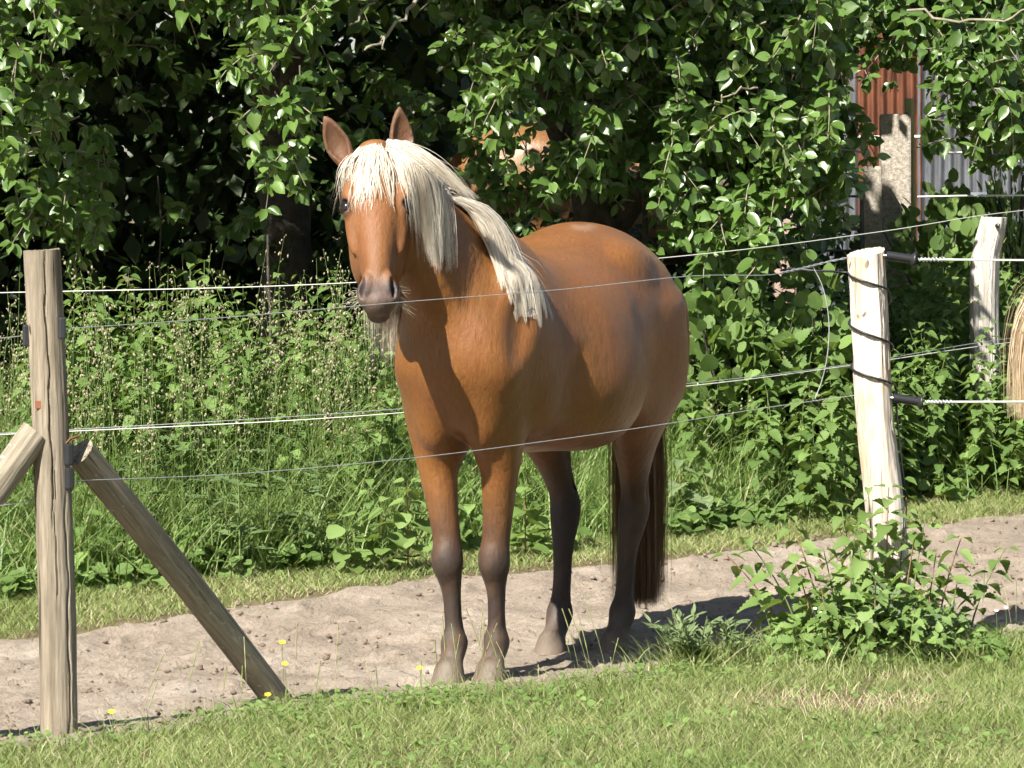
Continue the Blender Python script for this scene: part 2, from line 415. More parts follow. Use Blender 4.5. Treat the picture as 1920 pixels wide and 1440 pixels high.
def ear_stems():
    """thin ryegrass ears at the near edge of the path"""
    r = RND(121); n = 46
    x = np.concatenate([r.uniform(-1.5, 0.7, 36), r.uniform(0.7, 1.9, 10)]); y = near_edge(x)+r.uniform(-0.45, 0.12, n); h = r.uniform(0.10, 0.27, n); yaw = r.uniform(0, 6.28, n); ln = r.uniform(0.02, 0.35, n)
    t = np.linspace(0, 1, 12)
    P = np.stack([x[:, None]+np.cos(yaw)[:, None]*(ln*h)[:, None]*t**1.5, y[:, None]+np.sin(yaw)[:, None]*(ln*h)[:, None]*t**1.5, ground_z(x, y)[:, None]+h[:, None]*t], -1)
    R = np.where(t > 0.6, 0.0013+0.0009*(np.arange(12) % 2), 0.0007)
    return tubes(P, R, 3, r.uniform(0.55, 0.95, n))
tag(add('ryegrass_ears', make_mesh('ryegrass_ears', *ear_stems()), M_LAWN), 'slender ryegrass ears standing at the near edge of the path', 'grass stems', kind='stuff')

# ---------------------------------------------------------------- leaf shapes
def leaf_template(kind):
    """leaf along +x, length 1, normal +z; returns verts, triangles"""
    if kind == 'nettle':
        xs = np.array([0, .05, .12, .17, .26, .31, .41, .46, .56, .61, .70, .75, .83, .87, .93, 1.0])
        w = np.interp(xs, [0, .06, .2, .35, .6, .85, 1], [0, .17, .31, .34, .25, .10, 0]); w[1:-1] += np.where(np.arange(1, len(xs)-1) % 2 == 0, 0.034, -0.042)
        mid = np.linspace(0, 1, 6); fold, droop = 0.30, 0.34
    elif kind == 'apple':
        xs = np.array([0, .10, .25, .42, .60, .76, .89, .95, 1.0]); w = np.array([0, .17, .285, .325, .30, .22, .11, .05, 0])
        mid = np.array([0, .25, .5, .75, 1.0]); fold, droop = 0.22, 0.13
    elif kind == 'round':
        xs = np.array([0, .08, .25, .5, .75, .92, 1.0]); w = np.array([0, .26, .42, .46, .36, .18, 0]); mid = np.array([0, .3, .6, 1.0]); fold, droop = 0.12, 0.12
    elif kind == 'spear':
        xs = np.array([0, .15, .22, .36, .42, .56, .62, .78, .84, 1.0]); w = np.array([.02, .05, .15, .05, .16, .05, .13, .035, .07, 0]); mid = np.array([0, .33, .66, 1.0]); fold, droop = 0.3, 0.25
    elif kind == 'plain':
        xs = np.array([0, .45, 1.0]); w = np.array([0, .32, 0]); mid = np.array([0, 1.0]); fold, droop = 0.25, 0.15
    else:  # narrow
        xs = np.array([0, .2, .45, .7, 1.0]); w = np.array([.01, .09, .12, .08, 0]); mid = np.array([0, .4, .7, 1.0]); fold, droop = 0.15, 0.2
    zf = lambda x, y: fold*np.abs(y)-droop*x*x
    V = [(m, 0, zf(m, 0)) for m in mid]; F = []
    nm = len(mid)
    for s in (1, -1):
        o = len(V)
        inner = list(range(1, len(xs)-1))
        V += [(xs[k], s*w[k], zf(xs[k], w[k])+0.02*math.sin(9*xs[k]+s)) for k in inner]
        e = [(0, 0.0)]+[(o+q, xs[k]) for q, k in enumerate(inner)]+[(nm-1, 1.0)]
        a, b = 0, 0
        while a < nm-1 or b < len(e)-1:
            if b < len(e)-1 and (a >= nm-1 or e[b+1][1] <= mid[a+1]+1e-6 or False):
                t_ = (a, e[b][0], e[b+1][0]); b += 1
            else:
                t_ = (a, e[b][0], a+1); a += 1
            if len(set(t_)) == 3: F.append(t_ if s < 0 else t_[::-1])
    V = np.array(V, float); F = np.array(F)
    # make all faces look up
    n = np.cross(V[F[:, 1]]-V[F[:, 0]], V[F[:, 2]]-V[F[:, 0]])[:, 2]; F[n < 0] = F[n < 0][:, ::-1]
    return V, F
LT = {k: leaf_template(k) for k in ('nettle', 'apple', 'round', 'spear', 'narrow', 'plain')}

M_APPLE = leaf_mat('apple leaves', (0.050, 0.105, 0.020), (0.160, 0.270, 0.065), (0.32, 0.38, 0.22), 0.30, 0.36, 0.6)
M_APPLE_O = leaf_mat('apple leaf', (0.060, 0.120, 0.020), (0.185, 0.295, 0.070), (0.32, 0.38, 0.22), 0.30, 0.34, 0.6, objrand=True)
M_NETTLE = leaf_mat('nettle leaves', (0.078, 0.140, 0.034), (0.205, 0.310, 0.090), (0.18, 0.24, 0.10), 0.30, 0.6, 0.25)
M_NETTLE_O = leaf_mat('nettle leaf', (0.115, 0.185, 0.045), (0.225, 0.325, 0.105), (0.18, 0.24, 0.10), 0.30, 0.6, 0.25, objrand=True)
M_GREY_O = leaf_mat('grey green leaf', (0.110, 0.165, 0.070), (0.205, 0.265, 0.125), (0.24, 0.29, 0.17), 0.25, 0.7, 0.2, objrand=True)
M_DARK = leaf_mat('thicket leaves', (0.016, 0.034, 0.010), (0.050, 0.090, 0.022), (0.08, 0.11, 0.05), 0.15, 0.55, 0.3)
M_STEM = simple_mat('green stem', (0.12, 0.17, 0.05), 0.6)
M_STEMR = simple_mat('reddish stem', (0.20, 0.12, 0.07), 0.6)
M_BARK = simple_mat('bark', (0.050, 0.042, 0.034), 0.9, var=0.5, scale=18, bumpd=0.012, bscale=40)
M_TWIG = simple_mat('lichened twig', (0.20, 0.18, 0.13), 0.85, var=0.45, scale=30)

def frames_from(f, nrm):
    """rotation with local x along f and local z near nrm"""
    f = f/(np.linalg.norm(f, axis=1, keepdims=True)+1e-9)
    n = nrm-f*np.sum(nrm*f, 1, keepdims=True); n /= np.linalg.norm(n, axis=1, keepdims=True)+1e-9
    y = np.cross(n, f)
    return np.stack([f, y, n], 2)

def nettle_plant_leaves(base, h, lean, r, size=0.085, n0=0.2):
    """one nettle: stem polyline and leaf frames (M, T, s)"""
    yaw = r.uniform(0, 6.28)
    t = np.linspace(0, 1, 7)
    bend = lean if np.ndim(lean) else np.array([math.cos(yaw), math.sin(yaw)])*lean
    P = np.stack([base[0]+bend[0]*h*t**1.7, base[1]+bend[1]*h*t**1.7, base[2]+h*t*(1-0.10*np.hypot(*bend)*t)], 1)
    nn = max(5, int(h/0.045)); f, nrm, T, S = [], [], [], []
    a0 = r.uniform(0, 3.14)
    for k in range(nn):
        u = n0+(1-n0)*k/(nn-1) if nn > 1 else 1
        c = np.array([np.interp(u, t, P[:, q]) for q in range(3)])
        sz = size*(1.0-0.40*max(0, (u-0.55)/0.45)**1.5)*r.uniform(0.75, 1.15)
        for q in range(2):
            a = a0+k*1.571+q*3.1416+r.normal(0, 0.25)
            dr = r.uniform(-0.55, 0.05)+0.5*max(0, u-0.75)
            f.append((math.cos(a), math.sin(a), dr)); nrm.append((r.normal(0, .2), r.normal(-0.15, .2), 1.0)); T.append(c+np.array([math.cos(a), math.sin(a), 0.1])*0.012); S.append(sz)
    return P, np.array(f), np.array(nrm), np.array(T), np.array(S)

# ---------------------------------------------------------------- the nettle and weed mass beyond the path
def nettle_bed():
    r = RND(131); N = 2600
    x = r.uniform(-3.2, 3.8, N); y = r.uniform(15.0, 21.0, N); d = y-weed_edge(x)
    right = np.clip((x-0.75)/0.3, 0, 1); left = np.clip((0.5-x)/0.4, 0, 1)
    p = (d > -0.1)*(d < 2.0)*(0.95*right+left*(0.22+0.62*np.clip(d-0.4, 0, 1)))*(0.75+0.5*fbm(x*1.7, y*1.7, 133))
    keep = (r.random(N) < p) & in_view(x, y, 0.4); x, y, d = x[keep], y[keep], d[keep]
    f, nrm, T, S, st = [], [], [], [], []
    for k in range(len(x)):
        h = r.uniform(0.32, 0.55)+0.42*min(max(d[k], 0), 1.0)
        if x[k] < 0.4: h = h*0.74+0.26*max(d[k]-0.45, 0)
        P, a, b, c, e = nettle_plant_leaves((x[k], y[k], float(ground_z(x[k], y[k]))), h, r.uniform(0, 0.25), r, r.uniform(0.065, 0.105))
        f.append(a); nrm.append(b); T.append(c); S.append(e); st.append(P)
    f = np.concatenate(f); nrm = np.concatenate(nrm); T = np.concatenate(T); S = np.concatenate(S)
    M = frames_from(f, nrm)*S[:, None, None]
    tint = np.clip(r.normal(0.5, 0.24, len(T)), 0, 1)
    return scatter(*LT['nettle'], M, T, tint), tubes(np.array(st), np.linspace(0.003, 0.0012, 7), 3, None)
lv, st = nettle_bed()
tag(add('nettle_leaves', make_mesh('nettle_leaves', *lv), M_NETTLE), 'dense mass of toothed green nettle leaves behind the path', 'nettles', kind='stuff')
tag(add('nettle_stems', make_mesh('nettle_stems', st[0], st[1]), M_STEM), 'upright stems of the nettle mass behind the path', 'nettle stems', kind='stuff')

def low_weeds():
    """broad soft leaves low in the weed bank and clover at the lawn edge"""
    r = RND(141); parts = []
    N = 5200; x = r.uniform(-3, 3.4, N); d = r.uniform(-0.08, 0.9, N); y = weed_edge(x)+d
    keep = (fbm(x*2.3, y*2.3, 143) > 0.02) & in_view(x, y, 0.4); x, y, d = x[keep], y[keep], d[keep]; n = len(x)
    T = np.stack([x, y, ground_z(x, y)+r.uniform(0.03, 0.30, n)*np.clip(0.35+d, 0.2, 1)], 1)
    f = np.stack([r.normal(0, 1, n), r.normal(-0.5, 1, n), r.normal(-0.1, .35, n)], 1); nr = np.stack([r.normal(0, .35, n), r.normal(-0.45, .3, n), np.ones(n)], 1)
    parts.append(scatter(*LT['round'], frames_from(f, nr)*r.uniform(0.03, 0.075, n)[:, None, None], T, np.clip(r.normal(0.6, 0.25, n), 0, 1)))
    N = 3600; x = r.uniform(-2.2, 2.8, N); y = near_edge(x)-np.abs(r.normal(0, 0.28, N))+0.02; keep = fbm(x*2.8, y*2.8, 146) > 0.05; x, y = x[keep], y[keep]; n = len(x)
    T = np.stack([x, y, ground_z(x, y)+r.uniform(0.012, 0.045, n)], 1)
    f = np.stack([r.normal(0, 1, n), r.normal(0, 1, n), r.normal(0, .2, n)], 1); nr = np.stack([r.normal(0, .25, n), r.normal(-0.3, .25, n), np.ones(n)], 1)
    parts.append(scatter(*LT['round'], frames_from(f, nr)*r.uniform(0.010, 0.022, n)[:, None, None], T, np.clip(r.normal(0.75, 0.2, n), 0, 1)))
    N = 9000; x = r.uniform(-2.4, 2.8, N); y = r.uniform(11.2, 15.0, N); keep = (fbm(x*1.9+3, y*1.9, 148) > 0.16) & (y < near_edge(x)-0.05) & in_view(x, y, 0.3); x, y = x[keep], y[keep]; n = len(x)
    T = np.stack([x, y, ground_z(x, y)+r.uniform(0.010, 0.040, n)], 1)
    f = np.stack([r.normal(0, 1, n), r.normal(0, 1, n), r.normal(0, .25, n)], 1); nr = np.stack([r.normal(0, .3, n), r.normal(-0.3, .3, n), np.ones(n)], 1)
    parts.append(scatter(*LT['round'], frames_from(f, nr)*r.uniform(0.009, 0.026, n)[:, None, None], T, np.clip(r.normal(0.6, 0.25, n), 0, 1)))
    return merge(parts)
tag(add('low_weeds', make_mesh('low_weeds', *low_weeds()), M_NETTLE), 'low broad leaved weeds and clover along both edges of the path', 'weeds', kind='stuff')

def thistle_mass():
    r = RND(151); f, nr, T, S, st = [], [], [], [], []
    spots = [(330, 16.9, 0.62), (400, 16.8, 0.55), (450, 16.7, 0.50), (500, 17.0, 0.55), (560, 16.9, 0.36), (300, 17.1, 0.7), (240, 16.7, 0.5), (610, 17.2, 0.4)]
    for (px, d, h) in spots:
        x = (px-960)/FPX*d; b = np.array([x, d, float(ground_z(x, d))]); t = np.linspace(0, 1, 7); ly = r.normal(0, .08, 2)
        st.append(np.stack([b[0]+ly[0]*h*t**2, b[1]+ly[1]*h*t**2, b[2]+h*t], 1))
        for k in range(22):
            u = r.uniform(0.12, 1.0); a = r.uniform(0, 6.28)
            f.append((math.cos(a), math.sin(a), r.uniform(0.0, 0.6))); nr.append((r.normal(0, .2), r.normal(-0.2, .2), 1)); T.append(b+np.array([ly[0]*h*u*u, ly[1]*h*u*u, h*u])); S.append(r.uniform(0.10, 0.17)*(1.15-0.6*u))
    return scatter(*LT['spear'], frames_from(np.array(f), np.array(nr))*np.array(S)[:, None, None], np.array(T), r.uniform(0.3, 0.9, len(T))), tubes(np.array(st), np.linspace(0.005, 0.002, 7), 4)
lv, st = thistle_mass()
tag(add('thistle_leaves', make_mesh('thistle_leaves', *lv), leaf_mat('thistle leaves', (0.075, 0.130, 0.045), (0.15, 0.215, 0.085), (0.22, 0.26, 0.15), 0.2, 0.6, 0.3)), 'spiny grey green thistle leaves mixed into the tall grass', 'thistles', kind='stuff')
tag(add('thistle_stems', make_mesh('thistle_stems', st[0], st[1]), M_STEM), 'stout stems of the thistles in the tall grass', 'thistle stems', kind='stuff')

# ---------------------------------------------------------------- apple trees
SUNV = np.array([-SUN_DIR.x, -SUN_DIR.y, -SUN_DIR.z])
def sprays(regions, seed, size=(0.045, 0.098)):
    """leafy twigs: returns twig polylines and leaf arrays f, n, T, S"""
    r = RND(seed); tw, f, nr, T, S = [], [], [], [], []
    for (x0, x1, y0, y1, d0, d1, cnt) in regions:
        for _ in range(cnt):
            d = r.uniform(d0, d1); c = at(r.uniform(x0, x1), r.uniform(y0, y1), d)
            qx = 960+FPX*c[0]/c[1]; qy = HORY-FPX*(c[2]-CAMZ)/c[1]
            if d > 18.95 and 895 < qx < 1050 and 220 < qy < 335: continue          # gap in the crown
            L = r.uniform(0.18, 0.42); a = r.uniform(0, 6.28)
            dv = np.array([math.cos(a)*0.55, -0.35+0.4*math.sin(a), -0.55+r.normal(0, 0.35)]); dv /= np.linalg.norm(dv)
            p0, p1 = c-dv*L*0.5, c+dv*L*0.5; t = np.linspace(0, 1, 6)[:, None]
            side = r.normal(0, 0.03, 3)
            P = p0+(p1-p0)*t+side*np.sin(t*3.14)+np.array([0, 0, 0.05])*np.sin(t*3.14)
            tw.append(P)
            nk = max(2, int(L/0.065))
            for k in range(nk):
                u = (k+0.6)/nk; q = np.array([np.interp(u, t[:, 0], P[:, m]) for m in range(3)])
                nl = r.integers(4, 8); ph = r.uniform(0, 6.28)
                b1 = np.cross(dv, [0, 0.3, 1.0]); b1 /= np.linalg.norm(b1); b2 = np.cross(dv, b1)
                for m in range(nl):
                    w = ph+m*6.28/nl+r.normal(0, 0.3)
                    rad = b1*math.cos(w)+b2*math.sin(w)
                    ff = rad*0.9+dv*r.uniform(0.1, 0.8)+np.array([0, -0.1, -0.22])
                    f.append(ff); nr.append(np.array([-0.25, -0.62, 0.70])+r.normal(0, 0.50, 3)); T.append(q+rad*0.008); S.append(r.uniform(*size)*(0.75 if u > 0.85 else 1))
    return np.array(tw), np.array(f), np.array(nr), np.array(T), np.array(S)

def loose_leaves(n, boxf, seed, size):
    r = RND(seed); T = boxf(r, n); n = len(T)
    f = r.normal(0, 1, (n, 3)); f[:, 2] -= 0.3
    nr = np.stack([r.normal(-0.1, .5, n), r.normal(-0.3, .5, n), np.abs(r.normal(0.8, .4, n))], 1)
    return frames_from(f, nr)*(size*r.uniform(0.7, 1.3, n))[:, None, None], T, np.clip(r.normal(0.45, 0.22, n), 0, 1)

def limb(pts, r0, r1, sides=9, n=14, seed=0, wob=0.03):
    P = spline(np.array(pts, float), n); r = RND(seed); P[1:-1] += r.normal(0, wob*0.3, (n-2, 3))
    R = np.linspace(r0, r1, n)*(1+r.normal(0, 0.05, n))
    return tubes(P[None], R[None], sides)

_leaf_protos = {}
def leaf_proto(kind, variant, mat):
    key = (kind, variant, mat.name)
    if key not in _leaf_protos:
        V, F = LT[kind]; V = V.copy(); r = RND(500+variant)
        V[:, 2] += r.uniform(-0.15, 0.25)*V[:, 0]**2+r.uniform(-0.25, 0.35)*V[:, 1]*V[:, 0]+r.uniform(-0.1, 0.3)*np.abs(V[:, 1])
        V[:, 1] += r.uniform(-0.12, 0.12)*V[:, 0]**2
        me = make_mesh(kind+'_leaf', V, F); me.materials.append(mat); _leaf_protos[key] = me
    return _leaf_protos[key]
def leaf_objects(kind, M, T, parent, mat, nvar=5, seed=0, name='leaf'):
    """single leaves as children (shared meshes); M includes the scale"""
    r = RND(seed); loc = np.array(parent.location)
    for k in range(len(T)):
        me = leaf_proto(kind, int(r.integers(nvar)), mat)
        o = bpy.data.objects.new(name, me); COL.objects.link(o); o.parent = parent
        m = np.eye(4); m[:3, :3] = M[k]; m[:3, 3] = T[k]-loc
        o.matrix_local = Matrix(m.tolist())

def apple_tree(base, label, regions, roof, trunk_parts, seed, single=280, cond=None):
    root = empty('apple_tree', base); tag(root, label, 'tree', 'apple trees beyond the far fence')
    tw, f, nr, T, S = sprays(regions, seed)
    r = RND(seed+1); M = frames_from(f, nr)*(S[:, None, None]*np.stack([np.ones(len(S)), r.uniform(0.72, 1.12, len(S)), r.uniform(0.5, 1.9, len(S))], 1)[:, None, :])
    # leaves that show largest: nearest and in the picture
    px = 960+FPX*T[:, 0]/T[:, 1]; py = HORY-FPX*(T[:, 2]-CAMZ)/T[:, 1]
    vis = (px > 0) & (px < 1920) & (py > 0) & (py < 620)
    order = np.argsort(T[:, 1]-6*S+100*(~vis)); big = np.zeros(len(T), bool); big[order[:single]] = True; big &= vis
    leaf_objects('apple', M[big], T[big], root, M_APPLE_O, 6, seed)
    loc = np.array(root.location)
    tint = np.clip(r.normal(0.5, 0.24, len(T)), 0, 1)
    parts = [scatter(*LT['apple'], M[~big], T[~big]-loc, tint[~big])]
    for (n, bf, sz) in roof:
        m2, t2, tt = loose_leaves(n, bf, seed+7+n % 13, sz); parts.append(scatter(*LT['plain'], m2, t2-loc, tt))
    V, F, A = merge(parts)
    o = add('crown', make_mesh('apple_crown', V, F, A), M_APPLE, root); o['kind'] = 'stuff'
    V, F, A = tubes(tw-loc, np.linspace(0.0045, 0.002, 6), 4)
    o = add('twigs', make_mesh('apple_twigs', V, F), M_TWIG, root); o['kind'] = 'stuff'
    for k, (nm, pts, r0, r1, mt) in enumerate(trunk_parts):
        V, F, A = limb(np.array(pts)-loc, r0, r1, seed=seed+k); add(nm, make_mesh('apple_'+nm, V, F), mt, root)
    return root

def roof_box(x0, x1, y0, y1, z0, z1, slope, zref):  # crown leaves mostly out of view, added to block the sun
    def g(r, n):
        T = np.stack([r.uniform(x0, x1, n), r.uniform(y0-1.3*(slope > 0), y1, n), r.uniform(z0, z1, n)], 1)
        k = T[:, 1] > y0-(T[:, 2]-zref)*slope
        w = T-np.array([0.10, 22.9, 1.85]); s_ = w@SUNV; k &= np.linalg.norm(w-s_[:, None]*SUNV, axis=1) > 0.42      # tunnel cut along the sun ray, shaped to light the hidden rump
        k &= vnoise(T[:, 0]*1.6, T[:, 2]*1.6+T[:, 1], 9) > -0.75
        return T[k]
    return g

def gp(px, py, d): return at(px, py, d)
bl = np.array([-1.15, 21.6, float(ground_z(-1.15, 21.6))])
apple_tree(bl, 'dark spreading apple tree shading the hollow beyond the tall grass', [
    (-60, 110, -40, 330, 18.0, 18.8, 40), (335, 450, -50, 40, 18.3, 18.7, 7), (475, 605, -60, 330, 18.2, 18.7, 28),
    (100, 290, -20, 460, 19.8, 20.8, 15), (-60, 200, 260, 450, 19.0, 20.0, 26), (200, 900, -40, 250, 21.8, 23.0, 18), (250, 620, 400, 500, 20.8, 21.8, 6), (600, 880, 150, 420, 21.8, 22.8, 10)],
    [(30000, roof_box(-5.5, 0.2, 18.3, 23.6, 2.5, 4.7, 0.6, 2.4), 0.115)],
    [('trunk', [bl-[0, 0, .1], bl+[.05, 0, .8], bl+[.0, -.1, 1.7], bl+[-.1, -.2, 2.8]], 0.15, 0.10, M_BARK),
     ('branch', [bl+[.0, -.1, 1.6], bl+[.3, -.9, 2.3], bl+[.5, -1.8, 2.9]], 0.05, 0.02, M_BARK),
     ('branch', [bl+[-.1, -.2, 2.4], bl+[-.9, -.9, 3.1], bl+[-1.9, -1.8, 3.4]], 0.06, 0.02, M_BARK),
     ('branch', [gp(800, -40, 18.7), gp(772, 10, 18.65), gp(722, 70, 18.6), gp(684, 94, 18.55)], 0.011, 0.005, M_TWIG),
     ('branch', [gp(715, 72, 18.6), gp(720, 92, 18.58)], 0.005, 0.003, M_TWIG),
     ('branch', [gp(715, -30, 18.8), gp(690, 12, 18.75), gp(656, 46, 18.7)], 0.009, 0.005, M_TWIG),
     ('branch', [gp(600, 40, 18.6), gp(590, 80, 18.6), gp(585, 118, 18.6)], 0.004, 0.003, M_TWIG)], 201)
br = np.array([0.48, 20.6, float(ground_z(0.48, 20.6))])
apple_tree(br, 'broad leafy apple tree hanging low over the horse and fence', [
    (860, 1570, -60, 120, 18.8, 19.8, 160), (1560, 1940, -60, 85, 20.4, 21.2, 78), (885, 1000, 90, 275, 18.6, 19.1, 17), (1010, 1110, 90, 200, 18.9, 19.4, 11), (1040, 1110, 230, 330, 18.8, 19.2, 7), (885, 960, 300, 400, 19.6, 20.4, 8), (1000, 1060, 250, 380, 19.2, 20.0, 8),
    (1110, 1250, 110, 320, 19.1, 20.0, 30), (1230, 1335, 190, 460, 18.9, 19.7, 30), (1310, 1560, 110, 320, 18.9, 19.8, 84),
    (1340, 1620, 230, 410, 18.8, 19.6, 42), (1340, 1450, 390, 545, 18.8, 19.4, 16), (1570, 1700, 40, 150, 20.6, 21.2, 12), (1775, 1950, 50, 275, 19.9, 20.8, 52),
    (870, 1340, -40, 400, 20.1, 21.5, 46), (1780, 1930, -40, 300, 20.1, 21.5, 26), (1250, 1560, 330, 520, 19.7, 20.9, 24)],
    [(9000, roof_box(-0.4, 0.8, 18.8, 20.6, 2.5, 3.2, 0.6, 2.4), 0.115), (8000, roof_box(0.8, 5.5, 21.0, 21.7, 2.9, 3.5, 0.0, 2.4), 0.115)],
    [('trunk', [br-[0, 0, .1], br+[-.02, 0, .6], br+[-.08, -.05, 1.2], br+[-.16, -.1, 2.2], br+[-.1, -.1, 3.2]], 0.17, 0.09, M_BARK),
     ('branch', [br+[-.08, -.05, 1.2], br+[-.35, -.4, 1.75], br+[-.45, -1.3, 2.3]], 0.075, 0.02, M_BARK),
     ('branch', [br+[-.05, -.05, 1.0], br+[.4, -.4, 1.7], br+[.8, -.8, 2.3], br+[1.2, -1.1, 2.7]], 0.06, 0.02, M_BARK),
     ('branch', [gp(1420, 165, 18.7), gp(1370, 175, 18.6), gp(1340, 195, 18.6)], 0.005, 0.003, M_TWIG),
     ('branch', [gp(1700, 20, 18.7), gp(1850, 40, 18.6), gp(1935, 15, 18.5)], 0.0065, 0.004, M_TWIG)], 231)

# ---------------------------------------------------------------- thicket far behind
def thicket():
    parts = []
    def bx(x0, x1, y0, y1, z1):
        def g(r, n):
            T = np.stack([r.uniform(x0, x1, n), r.uniform(y0, y1, n), r.random(n)], 1)
            T[:, 2] = ground_z(T[:, 0], T[:, 1])+T[:, 2]*z1*(0.8+0.25*vnoise(T[:, 0]*0.8, T[:, 1]*0.8, 3)); return T
        return g
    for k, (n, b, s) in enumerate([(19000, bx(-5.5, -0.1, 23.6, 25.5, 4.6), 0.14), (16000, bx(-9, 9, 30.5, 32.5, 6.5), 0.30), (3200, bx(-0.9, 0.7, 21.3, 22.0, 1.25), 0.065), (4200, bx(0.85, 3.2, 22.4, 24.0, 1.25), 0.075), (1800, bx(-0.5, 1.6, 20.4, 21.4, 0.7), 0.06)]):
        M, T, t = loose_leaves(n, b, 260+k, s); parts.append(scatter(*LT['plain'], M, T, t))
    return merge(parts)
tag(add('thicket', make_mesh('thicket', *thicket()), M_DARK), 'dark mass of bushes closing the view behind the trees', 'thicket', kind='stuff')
def sapling_poles():
    out = []
    for (px, y0, y1, d, rr) in [(506, 560, 440, 18.6, 0.010), (990, 420, 250, 19.6, 0.006), (1212, 420, 330, 20.0, 0.022), (300, 470, 330, 19.6, 0.007)]:
        out.append((px, y0, y1, d, rr))
    return out
for k, (px, y0, y1, d, rr) in enumerate(sapling_poles()):
    b = at(px, y0, d); g = float(ground_z(b[0], b[1])); b[2] = min(b[2], g+0.02) if d > 18 else b[2]
    V, F, A = limb([b, (b+at(px+3, y1, d))/2, at(px-4, y1, d)], rr, rr*0.6, 6, 8, 270+k, 0.02)
    tag(add('sapling', make_mesh('sapling', V-b, F), M_BARK, loc=b),
        ['thin dark sapling stem between left tree and horse head', 'thin bare sapling in front of the hidden chestnut rump', 'thicker dark sapling right behind the horse croup', 'slender dark sapling under the shaded left tree'][k], 'sapling', 'saplings under the trees')

# paddock grass behind the trees
r = RND(281); N = 14000; x = r.uniform(-4, 5, N); y = r.uniform(19.5, 28, N)
V, F, A = blades(x, y, r.uniform(0.10, 0.32, N), r.uniform(0.004, 0.008, N), 282, 0.4, 0.6, np.clip(r.normal(0.5, 0.25, N), 0, 1), 3)
tag(add('paddock_grass', make_mesh('paddock_grass', V, F, A, smooth=False), M_TALL), 'rough grass in the paddock behind the trees', 'grass', kind='stuff')

# ---------------------------------------------------------------- shed of corrugated iron
def corr_mat(name, rust):
    m, nt, b, out = mat_new(name)
    n1 = noise(nt, 3.0, 6, 0.65, stretch=(1.5, 1, 0.6)); n2 = noise(nt, 25, 5, 0.6, stretch=(1, 1, 0.25))
    c0 = ramp(nt, n2.outputs[0], [(0.3, (0.055, 0.058, 0.066)), (0.7, (0.13, 0.138, 0.152))])
    c1 = ramp(nt, n2.outputs[0], [(0.3, (0.045, 0.015, 0.008)), (0.7, (0.16, 0.052, 0.02))])
    fr = ramp(nt, n1.outputs[0], [(0.62-rust*0.5, (0,)*3), (0.72-rust*0.5, (1,)*3)])
    nt.links.new(mixc(nt, fr.outputs[0], c0.outputs[0], c1.outputs[0]), b.inputs['Base Color']); b.inputs['Roughness'].default_value = 0.55; b.inputs['Metallic'].default_value = 0.25
    return m
shed = empty('shed', (3.355, 28.0, 0.78)); tag(shed, 'old shed clad in rusty corrugated iron sheets behind the leaves', 'shed')
M_GALV, M_RUST = corr_mat('galvanised iron', 0.12), corr_mat('rusted iron', 0.75)
def corrugated(w, h):
    n = int(w/0.0095)+1; xs = np.linspace(0, w, n); zs = np.linspace(0, h, 5)
    V = []
    for yo in (0.0, 0.0025):
        V.append(np.stack([np.repeat(xs, 5), yo+0.010*np.sin(np.repeat(xs, 5)/0.060*2*np.pi), np.tile(zs, n)], 1))
    i, j = np.meshgrid(np.arange(n-1), np.arange(4), indexing='ij'); q = np.stack([i*5+j, (i+1)*5+j, (i+1)*5+j+1, i*5+j+1], -1).reshape(-1, 4)
    return np.concatenate(V), np.concatenate([q, q[:, ::-1]+n*5])
for k in range(10):
    x0 = -1.60+k*0.352
    V, F = corrugated(0.40, 2.55+0.04*(k % 2))
    add('corrugated_sheet', make_mesh('corrugated_sheet', V, F), M_RUST if k in (1, 6) else M_GALV, shed, (x0, -1.0-0.006*(k % 2), 0.02))
def box_np(c, s, bev=0.004):
    bm = bmesh.new(); bmesh.ops.create_cube(bm, size=1.0)
    for v in bm.verts: v.co = Vector((v.co.x*s[0], v.co.y*s[1], v.co.z*s[2]))
    if bev: bmesh.ops.bevel(bm, geom=bm.edges[:], offset=bev, segments=2, affect='EDGES', profile=0.6)
    for v in bm.verts: v.co += Vector(c)
    me = bpy.data.meshes.new('box'); bm.to_mesh(me); bm.free(); return me
M_PINK = simple_mat('pinkish boards', (0.34, 0.24, 0.20), 0.85, var=0.3, scale=6)
M_DARKW = simple_mat('dark timber', (0.06, 0.045, 0.035), 0.9, var=0.3)
add('corner_post', box_np((-1.68, -0.99, 1.28), (0.13, 0.13, 2.6)), M_PINK, shed)
add('back_wall', box_np((0.15, 1.6, 1.25), (3.6, 0.06, 2.5)), M_DARKW, shed)
add('side_wall', box_np((-1.62, 0.35, 1.25), (0.05, 2.4, 2.5)), M_DARKW, shed)
add('side_wall', box_np((1.93, 0.32, 1.25), (0.05, 2.5, 2.5)), M_DARKW, shed)
add('roof', box_np((0.15, 0.3, 2.66), (3.9, 3.0, 0.05)), M_GALV, shed)

# ---------------------------------------------------------------- the horse: a smooth implicit body, polygonised
def axis_grid(lo, hi, coarse, fine, f0, f1):
    xs = [lo]
    while xs[-1] < hi:
        xs.append(xs[-1] + (fine if f0 <= xs[-1] <= f1 else coarse))
    return np.array(xs, np.float32)
GX = axis_grid(-0.98, 1.30, 0.0085, 0.005, 0.84, 1.3)
GY = axis_grid(-0.46, 0.46, 0.0085, 0.005, -0.30, 0.17)
GZ = axis_grid(-0.03, 1.88, 0.0085, 0.005, 1.10, 1.88)

